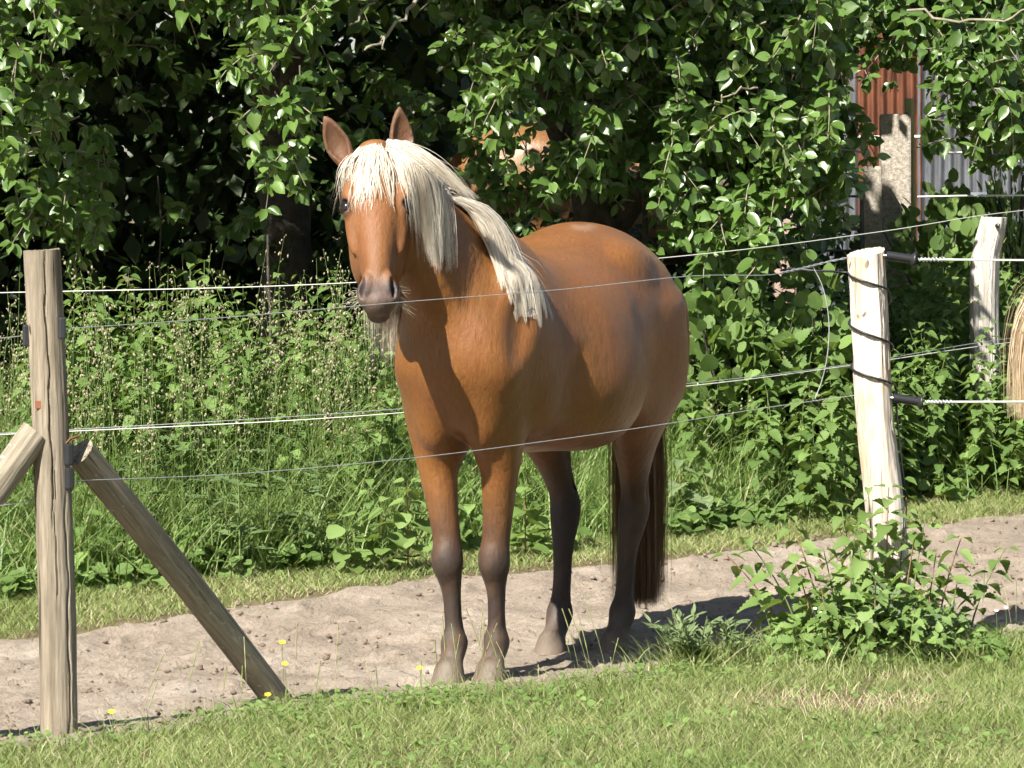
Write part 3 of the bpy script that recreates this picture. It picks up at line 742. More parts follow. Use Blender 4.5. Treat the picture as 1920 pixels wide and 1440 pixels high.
def region(lo, hi):
    sl = []
    for g, a, b in zip((GX, GY, GZ), lo, hi):
        i0 = max(int(np.searchsorted(g, a))-1, 0); i1 = min(int(np.searchsorted(g, b))+1, len(g))
        sl.append(slice(i0, max(i1, i0+1)))
    return tuple(sl)
def coords(sl):
    return (GX[sl[0]][:, None, None], GY[sl[1]][None, :, None], GZ[sl[2]][None, None, :])

BIG = 0.25
def smin(a, b, k):
    h = np.clip(0.5+0.5*(b-a)/k, 0, 1)
    return b*(1-h)+a*h-k*h*(1-h)
def smax(a, b, k): return -smin(-a, -b, k)

def loft(nodes, lat=(0, 1, 0), sub=4, cap=(0.03, 0.03), axis=None):
    """nodes rows: x y z, r_lat, r_dorsal, r_ventral"""
    S = spline(np.asarray(nodes, float), (len(nodes)-1)*sub+1)
    S[:, 3:] = np.maximum(S[:, 3:], 0.004)
    lat = np.asarray(lat, float)
    pts = S[:, :3]; rm = S[:, 3:].max()+0.09
    lo, hi = pts.min(0)-rm, pts.max(0)+rm
    full = region(lo, hi)
    F = np.full(tuple(f.stop-f.start for f in full), BIG, np.float32)
    for k in range(len(S)-1):
        a, b = S[k, :3], S[k+1, :3]
        rr = max(S[k, 3:].max(), S[k+1, 3:].max())+0.085
        sl = region(np.minimum(a, b)-rr, np.maximum(a, b)+rr)
        sl2 = tuple(slice(s.start-f.start, s.stop-f.start) for s, f in zip(sl, full))
        sub_ = np.full(tuple(s.stop-s.start for s in sl), BIG, np.float32)
        seg_full(sub_, sl, a, b, S[k, 3:], S[k+1, 3:], lat, cap[0] if k == 0 else max(0.02, 0.3*rr-0.02), cap[1] if k == len(S)-2 else max(0.02, 0.3*rr-0.02), axis)
        F[sl2] = np.minimum(F[sl2], sub_)
    return full, F
def seg_full(out, sl, a, b, ra, rb, lat, c0, c1, axis=None):
    X, Y, Z = coords(sl)
    ab = b-a; L = np.linalg.norm(ab)+1e-9; ax = ab/L
    if axis is not None: ax = np.asarray(axis, float); L = float(ab@ax)
    la = lat - ax*np.dot(lat, ax); la /= np.linalg.norm(la); do = np.cross(ax, la)
    dx, dy, dz = X-np.float32(a[0]), Y-np.float32(a[1]), Z-np.float32(a[2])
    s = (dx*np.float32(ax[0])+dy*np.float32(ax[1])+dz*np.float32(ax[2])).astype(np.float32)
    t = np.clip(s/np.float32(L), 0, 1); u = s-t*np.float32(L)
    if axis is not None:
        e = ab-ax*L; dx, dy, dz = dx-np.float32(e[0])*t, dy-np.float32(e[1])*t, dz-np.float32(e[2])*t
    v = (dx*np.float32(la[0])+dy*np.float32(la[1])+dz*np.float32(la[2])).astype(np.float32)
    w = (dx*np.float32(do[0])+dy*np.float32(do[1])+dz*np.float32(do[2])).astype(np.float32)
    f32 = np.float32
    rv = f32(ra[0])+f32(rb[0]-ra[0])*t
    rw = np.where(w > 0, f32(ra[1])+f32(rb[1]-ra[1])*t, f32(ra[2])+f32(rb[2]-ra[2])*t)
    ru = np.where(u > 0, f32(c1), f32(c0))
    r = np.sqrt((v/rv)**2+(w/rw)**2+(u/ru)**2)
    q = np.sqrt(v*v+w*w+u*u)
    out[...] = np.minimum(out, (r-1)*(q+f32(1e-4))/(r+f32(1e-3)))

def ell(c, r, R=None):
    """ellipsoid centre c, radii r, rows of R = its axes"""
    c = np.asarray(c, float); r = np.asarray(r, float)
    m = r.max()+0.09
    sl = region(c-m, c+m); X, Y, Z = coords(sl)
    R = np.eye(3) if R is None else np.asarray(R, float)
    d = (X-c[0], Y-c[1], Z-c[2])
    k = [sum(np.float32(R[i, j])*d[j] for j in range(3)) for i in range(3)]
    rr = np.sqrt((k[0]/np.float32(r[0]))**2+(k[1]/np.float32(r[1]))**2+(k[2]/np.float32(r[2]))**2)
    q = np.sqrt(k[0]**2+k[1]**2+k[2]**2)
    return sl, ((rr-1)*(q+1e-4)/(rr+1e-3)).astype(np.float32)

FIELD = np.full((len(GX), len(GY), len(GZ)), BIG, np.float32)
def union(part, k):
    sl, f = part; FIELD[sl] = smin(FIELD[sl], f, k)
def carve(part, k):
    sl, f = part; FIELD[sl] = smax(FIELD[sl], -f, k)

# trunk: x, y, z of the widest line, half width, up, down
union(loft([
    (-0.83, 0, 1.10, 0.05, 0.07, 0.08),
    (-0.79, 0, 1.11, 0.19, 0.19, 0.16),
    (-0.70, 0, 1.12, 0.280, 0.275, 0.24),
    (-0.55, 0, 1.12, 0.322, 0.330, 0.31),
    (-0.38, 0, 1.10, 0.318, 0.360, 0.335),
    (-0.22, 0, 1.04, 0.328, 0.390, 0.320),
    (-0.08, 0, 1.00, 0.355, 0.390, 0.280),
    (0.08, 0, 0.985, 0.352, 0.385, 0.262),
    (0.22, 0, 0.99, 0.302, 0.390, 0.255),
    (0.35, 0, 1.00, 0.262, 0.425, 0.260),
    (0.48, 0, 1.02, 0.230, 0.408, 0.240),
    (0.60, 0, 1.03, 0.215, 0.320, 0.215),
    (0.67, 0, 1.06, 0.175, 0.220, 0.170),
    (0.71, 0, 1.05, 0.10, 0.11, 0.10)], cap=(0.03, 0.03), axis=(1, 0, 0)), 0.05)
# neck
union(loft([
    (0.36, 0.0, 1.18, 0.170, 0.25, 0.28),
    (0.52, -0.005, 1.235, 0.150, 0.245, 0.255),
    (0.66, -0.03, 1.33, 0.118, 0.205, 0.20),
    (0.77, -0.07, 1.44, 0.095, 0.165, 0.150),
    (0.85, -0.105, 1.545, 0.082, 0.125, 0.120),
    (0.895, -0.125, 1.615, 0.07, 0.08, 0.09)], lat=(0.10, 1, 0)), 0.07)
# shoulders, chest
for s in (-1, 1):
    union(ell((0.47, s*0.160, 1.10), (0.13, 0.085, 0.24), np.array([0.9, 0, -0.43, 0, 1, 0, 0.43, 0, 0.9]).reshape(3, 3)), 0.06)
    union(ell((0.37, s*0.180, 0.93), (0.12, 0.068, 0.12)), 0.04)             # triceps
    union(ell((0.590, s*0.080, 0.91), (0.085, 0.078, 0.16)), 0.045)           # breast
    union(ell((0.61, s*0.135, 1.02), (0.07, 0.06, 0.08)), 0.05)              # point of the shoulder
    union(ell((0.50, s*0.080, 0.79), (0.085, 0.065, 0.10)), 0.045)
    union(ell((-0.36, s*0.200, 1.315), (0.11, 0.062, 0.062)), 0.08)          # point of hip
    union(ell((-0.04, s*0.190, 0.915), (0.27, 0.160, 0.175)), 0.08)            # belly swell
    union(ell((-0.42, s*0.215, 0.93), (0.15, 0.085, 0.13)), 0.05)            # stifle
    carve(ell((0.300, s*0.292, 0.91), (0.040, 0.030, 0.15), np.array([0.97, 0, 0.24, 0, 1, 0, -0.24, 0, 0.97]).reshape(3, 3)), 0.05)      # behind the elbow
    carve(ell((0.605, s*0.224, 1.17), (0.045, 0.030, 0.18), np.array([0.94, 0, 0.34, 0, 1, 0, -0.34, 0, 0.94]).reshape(3, 3)), 0.05)     # neck and shoulder
    carve(ell((-0.20, s*0.345, 1.20), (0.075, 0.022, 0.10)), 0.04)                                                                        # flank hollow
# legs: x y z, lateral, front, back
def leg(pts, top, ins, dx, dy, p):
    """ins: moved inwards at the top; dx, dy: moved at the hoof, easing in with power p"""
    out = []
    for (x, y, z, a, b, c) in pts:
        w = float(np.clip((top-z)/top, 0, 1))
        out.append((x+dx*w**p, y+ins*(1-w)+dy*w, z, a, b, c))
    return out
def front_leg(s, ins, dx, dy):
    Y = lambda v: s*v
    return leg([(0.52, Y(0.150), 0.98, 0.085, 0.11, 0.12), (0.515, Y(0.148), 0.86, 0.082, 0.100, 0.115), (0.507, Y(0.138), 0.73, 0.066, 0.073, 0.085),
           (0.50, Y(0.124), 0.59, 0.050, 0.052, 0.054), (0.50, Y(0.112), 0.475, 0.0405, 0.040, 0.042), (0.507, Y(0.108), 0.425, 0.0455, 0.046, 0.041),
           (0.508, Y(0.107), 0.390, 0.0460, 0.045, 0.042), (0.498, Y(0.105), 0.345, 0.0350, 0.032, 0.040), (0.492, Y(0.104), 0.30, 0.0265, 0.027, 0.036), (0.49, Y(0.102), 0.24, 0.0250, 0.025, 0.035),
           (0.49, Y(0.100), 0.190, 0.0270, 0.027, 0.040), (0.496, Y(0.099), 0.150, 0.0385, 0.036, 0.050), (0.508, Y(0.098), 0.118, 0.0345, 0.032, 0.042), (0.520, Y(0.098), 0.095, 0.0330, 0.031, 0.034),
           (0.536, Y(0.098), 0.070, 0.0440, 0.041, 0.042), (0.543, Y(0.098), 0.058, 0.0480, 0.046, 0.044), (0.555, Y(0.098), 0.004, 0.0610, 0.064, 0.056)], 0.95, ins, dx, dy, 1.0)
def hind_leg(s, ins, dx, dy):
    Y = lambda v: s*v
    return leg([(-0.54, Y(0.185), 1.16, 0.140, 0.20, 0.24), (-0.555, Y(0.200), 1.00, 0.135, 0.215, 0.235), (-0.535, Y(0.195), 0.88, 0.115, 0.190, 0.195),
           (-0.55, Y(0.175), 0.77, 0.085, 0.132, 0.130), (-0.595, Y(0.153), 0.66, 0.058, 0.078, 0.082), (-0.640, Y(0.138), 0.565, 0.043, 0.050, 0.062),
           (-0.662, Y(0.131), 0.505, 0.0465, 0.056, 0.058), (-0.650, Y(0.127), 0.445, 0.0420, 0.050, 0.046), (-0.635, Y(0.122), 0.38, 0.0325, 0.036, 0.038),
           (-0.628, Y(0.118), 0.28, 0.0280, 0.029, 0.037), (-0.622, Y(0.116), 0.205, 0.0300, 0.030, 0.042), (-0.612, Y(0.114), 0.160, 0.0405, 0.038, 0.050),
           (-0.592, Y(0.113), 0.118, 0.0355, 0.033, 0.042), (-0.575, Y(0.112), 0.095, 0.0345, 0.032, 0.036), (-0.557, Y(0.112), 0.072, 0.0445, 0.041, 0.042), (-0.548, Y(0.112), 0.058, 0.0480, 0.046, 0.044),
           (-0.535, Y(0.112), 0.004, 0.0610, 0.064, 0.056)], 0.98, ins, dx, dy, 1.6)
LEGS = [front_leg(1, -0.040, -0.070, -0.040), front_leg(-1, 0.012, 0.015, 0.048), hind_leg(1, 0, -0.02, -0.035), hind_leg(-1, 0, 0.145, 0.02)]
for nodes in LEGS:
    hind = nodes[0][0] < 0
    nodes = [(x, y, z, *(np.array([a, b, c])*(1.0+0.12*float(np.clip((0.62-z)/0.1, 0, 1))*float(np.clip((z-0.03)/0.06, 0, 1))))) for (x, y, z, a, b, c) in nodes]
    union(loft(nodes, cap=(0.08, 0.006)), 0.045 if hind else 0.04)
    if hind:
        sd = 1 if nodes[0][1] > 0 else -1
        carve(ell((-0.665, sd*0.326, 1.02), (0.020, 0.022, 0.20), np.array([0.97, 0, -0.24, 0, 1, 0, 0.24, 0, 0.97]).reshape(3, 3)), 0.035)    # thigh line
for nodes, hind in zip(LEGS, (0, 0, 1, 1)):
    nd = np.array(nodes); zc = np.interp
    def on(z): return np.array([np.interp(-z, -nd[:, 2], nd[:, c]) for c in range(6)])
    for s in (-1, 1):
        for z in (0.34, 0.28, 0.23):
            q = on(z); carve(ell((q[0]-0.010, q[1]+s*(q[3]+0.002), z), (0.0065, 0.0075, 0.045)), 0.010)
        q = on(0.155); union(ell((q[0]-0.018, q[1]+s*0.016, 0.152), (0.022, 0.020, 0.022)), 0.012)
        if not hind:
            q = on(0.41); union(ell((q[0]+0.018, q[1]+s*0.020, 0.415), (0.019, 0.015, 0.026)), 0.014)
            q = on(0.62); carve(ell((q[0]-0.012, q[1]+s*(q[3]+0.004), 0.62), (0.010, 0.010, 0.11)), 0.014)
        else:
            q = on(0.60); carve(ell((q[0]-0.026, q[1]+s*(q[3]*0.8), 0.60), (0.014, 0.014, 0.07)), 0.014)
    if hind:
        q = on(0.52); union(ell((q[0]-0.045, q[1], 0.535), (0.024, 0.022, 0.038)), 0.02)
    else:
        q = on(0.365); union(ell((q[0]-0.032, q[1], 0.40), (0.018, 0.020, 0.028)), 0.014)
# dock of the tail
union(loft([(-0.76, 0, 1.24, 0.05, 0.05, 0.05), (-0.83, 0, 1.22, 0.038, 0.036, 0.036), (-0.855, 0, 1.14, 0.03, 0.03, 0.03), (-0.86, 0, 1.02, 0.02, 0.02, 0.02)]), 0.05)

# head frame: poll, axis to the muzzle, face normal, left
PSI, TILT, ROLL = math.radians(23), math.radians(26), math.radians(1.5)
HF = np.array([math.cos(PSI), math.sin(PSI), 0])
H_A = math.sin(TILT)*HF + math.cos(TILT)*np.array([0, 0, -1.0]); H_N = math.cos(TILT)*HF + math.sin(TILT)*np.array([0, 0, 1.0])
H_L = np.array([-math.sin(PSI), math.cos(PSI), 0])
H_A, H_L = H_A*math.cos(ROLL)+H_L*math.sin(ROLL), H_L*math.cos(ROLL)-H_A*math.sin(ROLL)
POLL = np.array([0.955, -0.132, 1.705])
HS = 0.935
def hp(a, n, l=0.0): return POLL + HS*a*H_A + n*H_N + l*H_L
def hnode(a, n, lat, f, b): return (*hp(a, n), lat, f, b)
HR = np.array([H_A, H_N, H_L])
union(loft([
    hnode(-0.015, -0.075, 0.055, 0.045, 0.06), hnode(0.05, -0.080, 0.080, 0.072, 0.09), hnode(0.12, -0.085, 0.096, 0.086, 0.11),
    hnode(0.19, -0.088, 0.097, 0.088, 0.135), hnode(0.26, -0.088, 0.084, 0.083, 0.145), hnode(0.33, -0.084, 0.069, 0.076, 0.118),
    hnode(0.40, -0.078, 0.054, 0.069, 0.082), hnode(0.455, -0.074, 0.047, 0.066, 0.064), hnode(0.505, -0.074, 0.046, 0.062, 0.060),
    hnode(0.54, -0.078, 0.047, 0.052, 0.055), hnode(0.562, -0.085, 0.038, 0.034, 0.042)], lat=H_L, cap=(0.03, 0.016)), 0.035)
union(loft([hnode(0.15, -0.040, 0.055, 0.034, 0.04), hnode(0.30, -0.036, 0.043, 0.030, 0.04), hnode(0.43, -0.038, 0.034, 0.030, 0.03)], lat=H_L), 0.025)
for s in (-1, 1):
    union(ell(hp(0.170, -0.046, s*0.083), (0.048, 0.030, 0.024), HR), 0.03)     # brow
    union(ell(hp(0.262, -0.070, s*0.074), (0.090, 0.020, 0.020), HR), 0.035)    # cheek bone
    union(ell(hp(0.285, -0.165, s*0.050), (0.130, 0.095, 0.040), HR), 0.03)     # jowl
    union(ell(hp(0.515, -0.052, s*0.043), (0.040, 0.036, 0.022), HR), 0.014)    # nostril wing
    union(ell(hp(0.490, -0.022, s*0.032), (0.036, 0.016, 0.018), HR), 0.016)
    union(ell(hp(0.206, -0.052, s*0.090), (0.034, 0.028, 0.020), HR), 0.016)    # eyelids
    ed = (H_L*s*0.80+H_N*0.60); ev = np.cross(H_A, ed)
    carve(ell(hp(0.207, -0.036, s*0.1055), (0.0195, 0.019, 0.028), np.array([H_A, ed, ev])), 0.005)   # eye opening
    Rn = np.array([H_A*0.95-H_N*0.31, H_N*0.95+H_A*0.31, H_L])
    Rn = np.array([Rn[0], Rn[1]*0.80+H_L*s*0.60, H_L*0.80-Rn[1]*s*0.60])
    carve(ell(hp(0.508, -0.020, s*0.049), (0.034, 0.022, 0.0110), Rn), 0.006)   # nostril
union(ell(hp(0.548, -0.060, 0), (0.026, 0.040, 0.042), HR), 0.016)               # upper lip
union(ell(hp(0.560, -0.112, 0), (0.024, 0.034, 0.036), HR), 0.010)               # lower lip and chin
# ears
def ear(s, tip_l, tip_a, base_l):
    base = hp(0.035, -0.055, s*base_l); tip = hp(tip_a, 0.012, s*tip_l)
    ax = (tip-base); L = np.linalg.norm(ax); ax /= L
    nn = H_N*0.94+H_L*s*0.34; nn = nn-ax*np.dot(nn, ax); nn /= np.linalg.norm(nn); la = np.cross(nn, ax)
    la = la if np.dot(la, H_L) > 0 else -la
    P = lambda t, f: base+ax*L*t+nn*f
    bow = la*s*0.008
    outer = [(*(P(-0.12, 0)), 0.028, 0.028, 0.028), (*(P(0.12, 0)+bow), 0.034, 0.026, 0.030), (*(P(0.42, -0.002)+bow), 0.041, 0.024, 0.028),
             (*(P(0.70, -0.004)+bow*0.5), 0.033, 0.018, 0.020), (*(P(0.90, -0.004)), 0.020, 0.012, 0.014), (*P(1.0, -0.004), 0.010, 0.007, 0.008)]
    union(loft(outer, lat=la*np.sign(np.dot(np.cross(ax, la), nn)), cap=(0.02, 0.006)), 0.014)
    inner = [(*(P(0.12, 0.018)+bow), 0.010, 0.016, 0.012), (*(P(0.42, 0.016)+bow), 0.032, 0.03, 0.023), (*(P(0.70, 0.010)+bow*0.5), 0.024, 0.03, 0.014), (*P(0.92, 0.010), 0.005, 0.012, 0.006)]
    carve(loft(inner, lat=la*np.sign(np.dot(np.cross(ax, la), nn)), cap=(0.02, 0.01)), 0.006)
    return base, tip, nn
EARS = [ear(-1, 0.150, -0.078, 0.080), ear(1, 0.080, -0.104, 0.074)]

def surface_nets(F, gx, gy, gz):
    S = F < 0
    c = [S[i:S.shape[0]-1+i, j:S.shape[1]-1+j, k:S.shape[2]-1+k] for i in (0, 1) for j in (0, 1) for k in (0, 1)]
    cnt = sum(a.astype(np.int8) for a in c)
    act = (cnt > 0) & (cnt < 8)
    I, J, K = np.nonzero(act)
    idx = np.full(act.shape, -1, np.int32); idx[I, J, K] = np.arange(len(I))
    cv = np.stack([F[I+i, J+j, K+k] for i in (0, 1) for j in (0, 1) for k in (0, 1)], 1)
    corner = np.array([(i, j, k) for i in (0, 1) for j in (0, 1) for k in (0, 1)], np.float32)
    acc = np.zeros((len(I), 3), np.float32); n = np.zeros(len(I), np.float32)
    for a in range(8):
        for b in range(a+1, 8):
            if np.abs(corner[a]-corner[b]).sum() != 1: continue
            m = (cv[:, a] < 0) != (cv[:, b] < 0)
            t = np.where(m, cv[:, a]/np.where(m, cv[:, a]-cv[:, b], 1), 0)
            acc += np.where(m[:, None], corner[a]+(corner[b]-corner[a])*t[:, None], 0); n += m
    acc /= n[:, None]
    V = np.stack([gx[I]+(gx[I+1]-gx[I])*acc[:, 0], gy[J]+(gy[J+1]-gy[J])*acc[:, 1], gz[K]+(gz[K+1]-gz[K])*acc[:, 2]], 1)
    Q = []
    def quads(a, b, cells):
        m = a != b
        i, j, k = np.nonzero(m)
        q = np.stack([idx[i+di, j+dj, k+dk] for (di, dj, dk) in cells], 1)
        flip = b[i, j, k]
        q[flip] = q[flip][:, ::-1]
        Q.append(q)
    quads(S[:-1, 1:-1, 1:-1], S[1:, 1:-1, 1:-1], [(0, 0, 0), (0, 1, 0), (0, 1, 1), (0, 0, 1)])
    quads(S[1:-1, :-1, 1:-1], S[1:-1, 1:, 1:-1], [(0, 0, 0), (0, 0, 1), (1, 0, 1), (1, 0, 0)])
    quads(S[1:-1, 1:-1, :-1], S[1:-1, 1:-1, 1:], [(0, 0, 0), (1, 0, 0), (1, 1, 0), (0, 1, 0)])
    return V, np.concatenate(Q)

HV, HQ = surface_nets(FIELD, GX, GY, GZ)

def relax(V, Q, it, lam):
    e = np.concatenate([Q[:, [0, 1]], Q[:, [1, 2]], Q[:, [2, 3]], Q[:, [3, 0]]])
    n = len(V); deg = np.bincount(e[:, 0], minlength=n)+np.bincount(e[:, 1], minlength=n)
    for _ in range(it):
        s = np.stack([np.bincount(e[:, 0], V[e[:, 1], c], n)+np.bincount(e[:, 1], V[e[:, 0], c], n) for c in range(3)], 1)
        V = V+(s/deg[:, None]-V)*lam[:, None]
    return V
_hd = np.clip((HV@np.array([0, 0, 1.0])-1.1)/0.2, 0, 1)*np.clip((HV[:, 0]-0.8)/0.1, 0, 1)
HV = relax(HV, HQ, 3, 0.5*(1-0.8*_hd))
_tr = np.clip((HV[:, 2]-0.66)/0.12, 0, 1)*(1-np.clip((HV[:, 0]-0.72)/0.12, 0, 1))
HV = relax(HV, HQ, 9, 0.55*_tr)

def field_at(P):
    out = []
    ii = []
    for g, c in zip((GX, GY, GZ), P.T):
        f = np.interp(c, g, np.arange(len(g))); i = np.minimum(f.astype(int), len(g)-2); ii.append((i, f-i))
    (i, fx), (j, fy), (k, fz) = ii
    v = 0
    for a in (0, 1):
        for b in (0, 1):
            for c in (0, 1):
                v = v+FIELD[i+a, j+b, k+c]*(fx if a else 1-fx)*(fy if b else 1-fy)*(fz if c else 1-fz)
    return v
def field_grad(P, h=0.007):
    g = np.stack([field_at(P+np.eye(3)[c]*h)-field_at(P-np.eye(3)[c]*h) for c in range(3)], 1)
    return g/(np.linalg.norm(g, axis=1, keepdims=True)+1e-6)

# ---- coat colours (the animal's own markings)
def smooth01(x, a, b):
    t = np.clip((x-a)/(b-a), 0, 1); return t*t*(3-2*t)
def coat_colours(V):
    CH = np.array([0.168, 0.0670, 0.0180]); DK = np.array([0.0300, 0.0180, 0.0120]); MU = np.array([0.092, 0.066, 0.055]); DU = np.array([0.150, 0.114, 0.084])
    c = np.tile(CH, (len(V), 1))
    x, y, z = V.T
    n1 = fbm(x*7+3, z*7+y*5, 21)*0.5; n2 = fbm(x*22+z*9, y*22-z*13, 25)
    n3 = fbm(x*3.1+z*2, y*3+z*3.7, 29); c *= (1+0.22*n1+0.09*n2+0.10*n3)[:, None]; c[:, 1] *= 1+0.07*n3; c[:, 2] *= 1+0.12*n3
    dp = 0.55*smooth01(np.hypot((x+0.33)/1.6, (y-0.06)), 0.055, 0.0)*np.clip(0.5+1.2*n2, 0, 1)*(z > 1.3)      # dusty patch on the croup
    c = c*(1-dp[:, None])+np.array([0.34, 0.26, 0.19])*dp[:, None]
    # darker lower legs
    front = x > 0.1
    leg = np.where(front, smooth01(z+0.05*n1+0.03*n2, 0.70, 0.40), smooth01(z+0.06*n1+0.03*n2, 0.86, 0.48))*(z < 0.95)
    leg *= 1-0.22*np.clip(n2+0.3*n1, 0, 1)
    c = c*(1-leg[:, None])+DK*leg[:, None]
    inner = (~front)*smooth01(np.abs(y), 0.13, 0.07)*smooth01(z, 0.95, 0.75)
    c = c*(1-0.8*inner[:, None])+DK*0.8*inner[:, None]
    # dust on pasterns and hooves
    d = np.clip(smooth01(z+0.06*n2, 0.20, 0.02)*0.85+0.10*np.clip(n2, 0, 1)*(z < 0.42), 0, 0.9)
    c = c*(1-d[:, None])+DU*(1+0.12*n2)[:, None]*d[:, None]
    # head
    rel = V-POLL; a = rel@H_A/HS; nn = rel@H_N; l = rel@H_L
    hd = (x > 0.86)*(z > 1.1)*(nn > -0.25)*(a > -0.2)
    mz = hd*smooth01(a+0.02*n2-0.10*np.clip(np.abs(l)-0.03, 0, 1), 0.445, 0.525)*0.9
    c = c*(1-mz[:, None])+MU*(1+0.10*n2)[:, None]*mz[:, None]
    lip = hd*smooth01(a-0.25*(nn+0.09), 0.548, 0.560)*smooth01(nn, -0.06, -0.085)
    c = c*(1-0.85*lip[:, None])+np.array([0.075, 0.045, 0.033])*0.85*lip[:, None]
    for s in (-1, 1):
        for (aa, n0, l0, r0, r1, col, f) in ((0.207, -0.044, 0.106, 0.020, 0.040, (0.030, 0.020, 0.016), 0.92), (0.508, -0.022, 0.049, 0.014, 0.029, (0.03, 0.022, 0.022), 0.85)):
            q = np.sqrt(((a-aa)/1.2)**2+(nn-n0)**2+((l-s*l0)*0.8)**2)
            w = hd*smooth01(q, r1, r0)*f
            c = c*(1-w[:, None])+np.array(col)*w[:, None]
    for base, tip, n in EARS:
        ax = tip-base; L = np.linalg.norm(ax); ax = ax/L
        r = V-base; t = r@ax/L; rad = np.linalg.norm(r-np.outer(r@ax, ax), axis=1)
        e = (t > 0.05)*(t < 1.1)*(rad < 0.055)
        ins = e*smooth01(t, 0.02, 0.2)*0.78
        c = c*(1-ins[:, None])+np.array([0.085, 0.042, 0.024])*ins[:, None]
    return np.clip(c, 0.005, 1)

def coat_mat(name, gain=(1, 1, 1)):
    m, nt, b, out = mat_new(name)
    at_ = node(nt, 'ShaderNodeAttribute', attribute_name='coat')
    nz = noise(nt, 9.0, 5, 0.6); hz = noise(nt, 130.0, 3, 0.65, stretch=(0.45, 1, 0.22))
    c = mixc(nt, 0.10, at_.outputs['Color'], nz.outputs['Color'], 'OVERLAY')
    c = mixc(nt, 0.32, c, hz.outputs['Fac'], 'OVERLAY')
    if gain != (1, 1, 1): c = mixc(nt, 1.0, c, gain, 'MULTIPLY')
    nt.links.new(c, b.inputs['Base Color'])
    r = ramp(nt, nz.outputs[0], [(0.3, (0.34,)*3), (0.7, (0.52,)*3)])
    mt_ = node(nt, 'ShaderNodeAttribute', attribute_name='matte'); ad = nt.nodes.new('ShaderNodeMath'); ad.operation = 'ADD'; nt.links.new(r.outputs[0], ad.inputs[0]); nt.links.new(mt_.outputs['Fac'], ad.inputs[1])
    nt.links.new(ad.outputs[0], b.inputs['Roughness'])
    b.inputs['Specular IOR Level'].default_value = 0.45
    b.inputs['Sheen Weight'].default_value = 0.03; b.inputs['Sheen Roughness'].default_value = 0.4; b.inputs['Sheen Tint'].default_value = (1, 0.85, 0.65, 1)
    lump = noise(nt, 42.0, 5, 0.65, stretch=(1, 1, 0.55))
    mx = nt.nodes.new('ShaderNodeMath'); mx.operation = 'MULTIPLY_ADD'; mx.inputs[1].default_value = 0.25
    nt.links.new(hz.outputs[0], mx.inputs[0]); nt.links.new(lump.outputs[0], mx.inputs[2])
    bump(nt, mx.outputs[0], 0.45, 0.009, b)
    return m
M_COAT = coat_mat('chestnut coat')

def hair_mat(name, c0, c1):
    m, nt, b, out = mat_new(name)
    t = node(nt, 'ShaderNodeAttribute', attribute_name='tint')
    r = ramp(nt, t.outputs['Fac'], [(0.0, c0), (1.0, c1)])
    nt.links.new(r.outputs[0], b.inputs['Base Color'])
    b.inputs['Roughness'].default_value = 0.38; b.inputs['Specular IOR Level'].default_value = 0.5
    tr = nt.nodes.new('ShaderNodeBsdfTranslucent'); nt.links.new(r.outputs[0], tr.inputs[0])
    mx = nt.nodes.new('ShaderNodeMixShader'); mx.inputs[0].default_value = 0.42
    nt.links.new(b.outputs[0], mx.inputs[1]); nt.links.new(tr.outputs[0], mx.inputs[2]); nt.links.new(mx.outputs[0], out.inputs[0])
    return m
M_FLAX = hair_mat('flaxen hair', (0.56, 0.48, 0.36), (0.79, 0.74, 0.65))
M_TAIL = hair_mat('brown tail hair', (0.045, 0.025, 0.013), (0.22, 0.125, 0.058))
M_TAIL2 = hair_mat('pale tail hair', (0.42, 0.29, 0.17), (0.76, 0.64, 0.46))

def drape(roots, dirs, length, K, off, grav=0.55, drag=None, seed=0, fixed=0):
    """grow strands from roots along dirs, pulled down, kept outside the body"""
    M = len(roots); P = np.empty((M, K, 3)); P[:, 0] = roots
    d = dirs/np.linalg.norm(dirs, axis=1, keepdims=True)
    ds = (length/(K-1))[:, None]
    p = roots.copy(); r = RND(seed)
    for k in range(1, K):
        d = d+np.array([0, 0, -1.0])*grav*(0.35+0.65*min(1, k/5)) + r.normal(0, 0.014, (M, 3))
        if drag is not None: d = d+drag
        d /= np.linalg.norm(d, axis=1, keepdims=True)
        p = p+d*ds
        o = off*min(1.0, 0.35+k*0.2)
        for _ in range(2):
            f = field_at(p); bad = f < o
            if bad.any():
                g = field_grad(p[bad]); p[bad] = p[bad]+g*(o[bad]-f[bad])[:, None]
        d = (p-P[:, k-1]); d /= np.linalg.norm(d, axis=1, keepdims=True)+1e-9
        P[:, k] = p
    return P

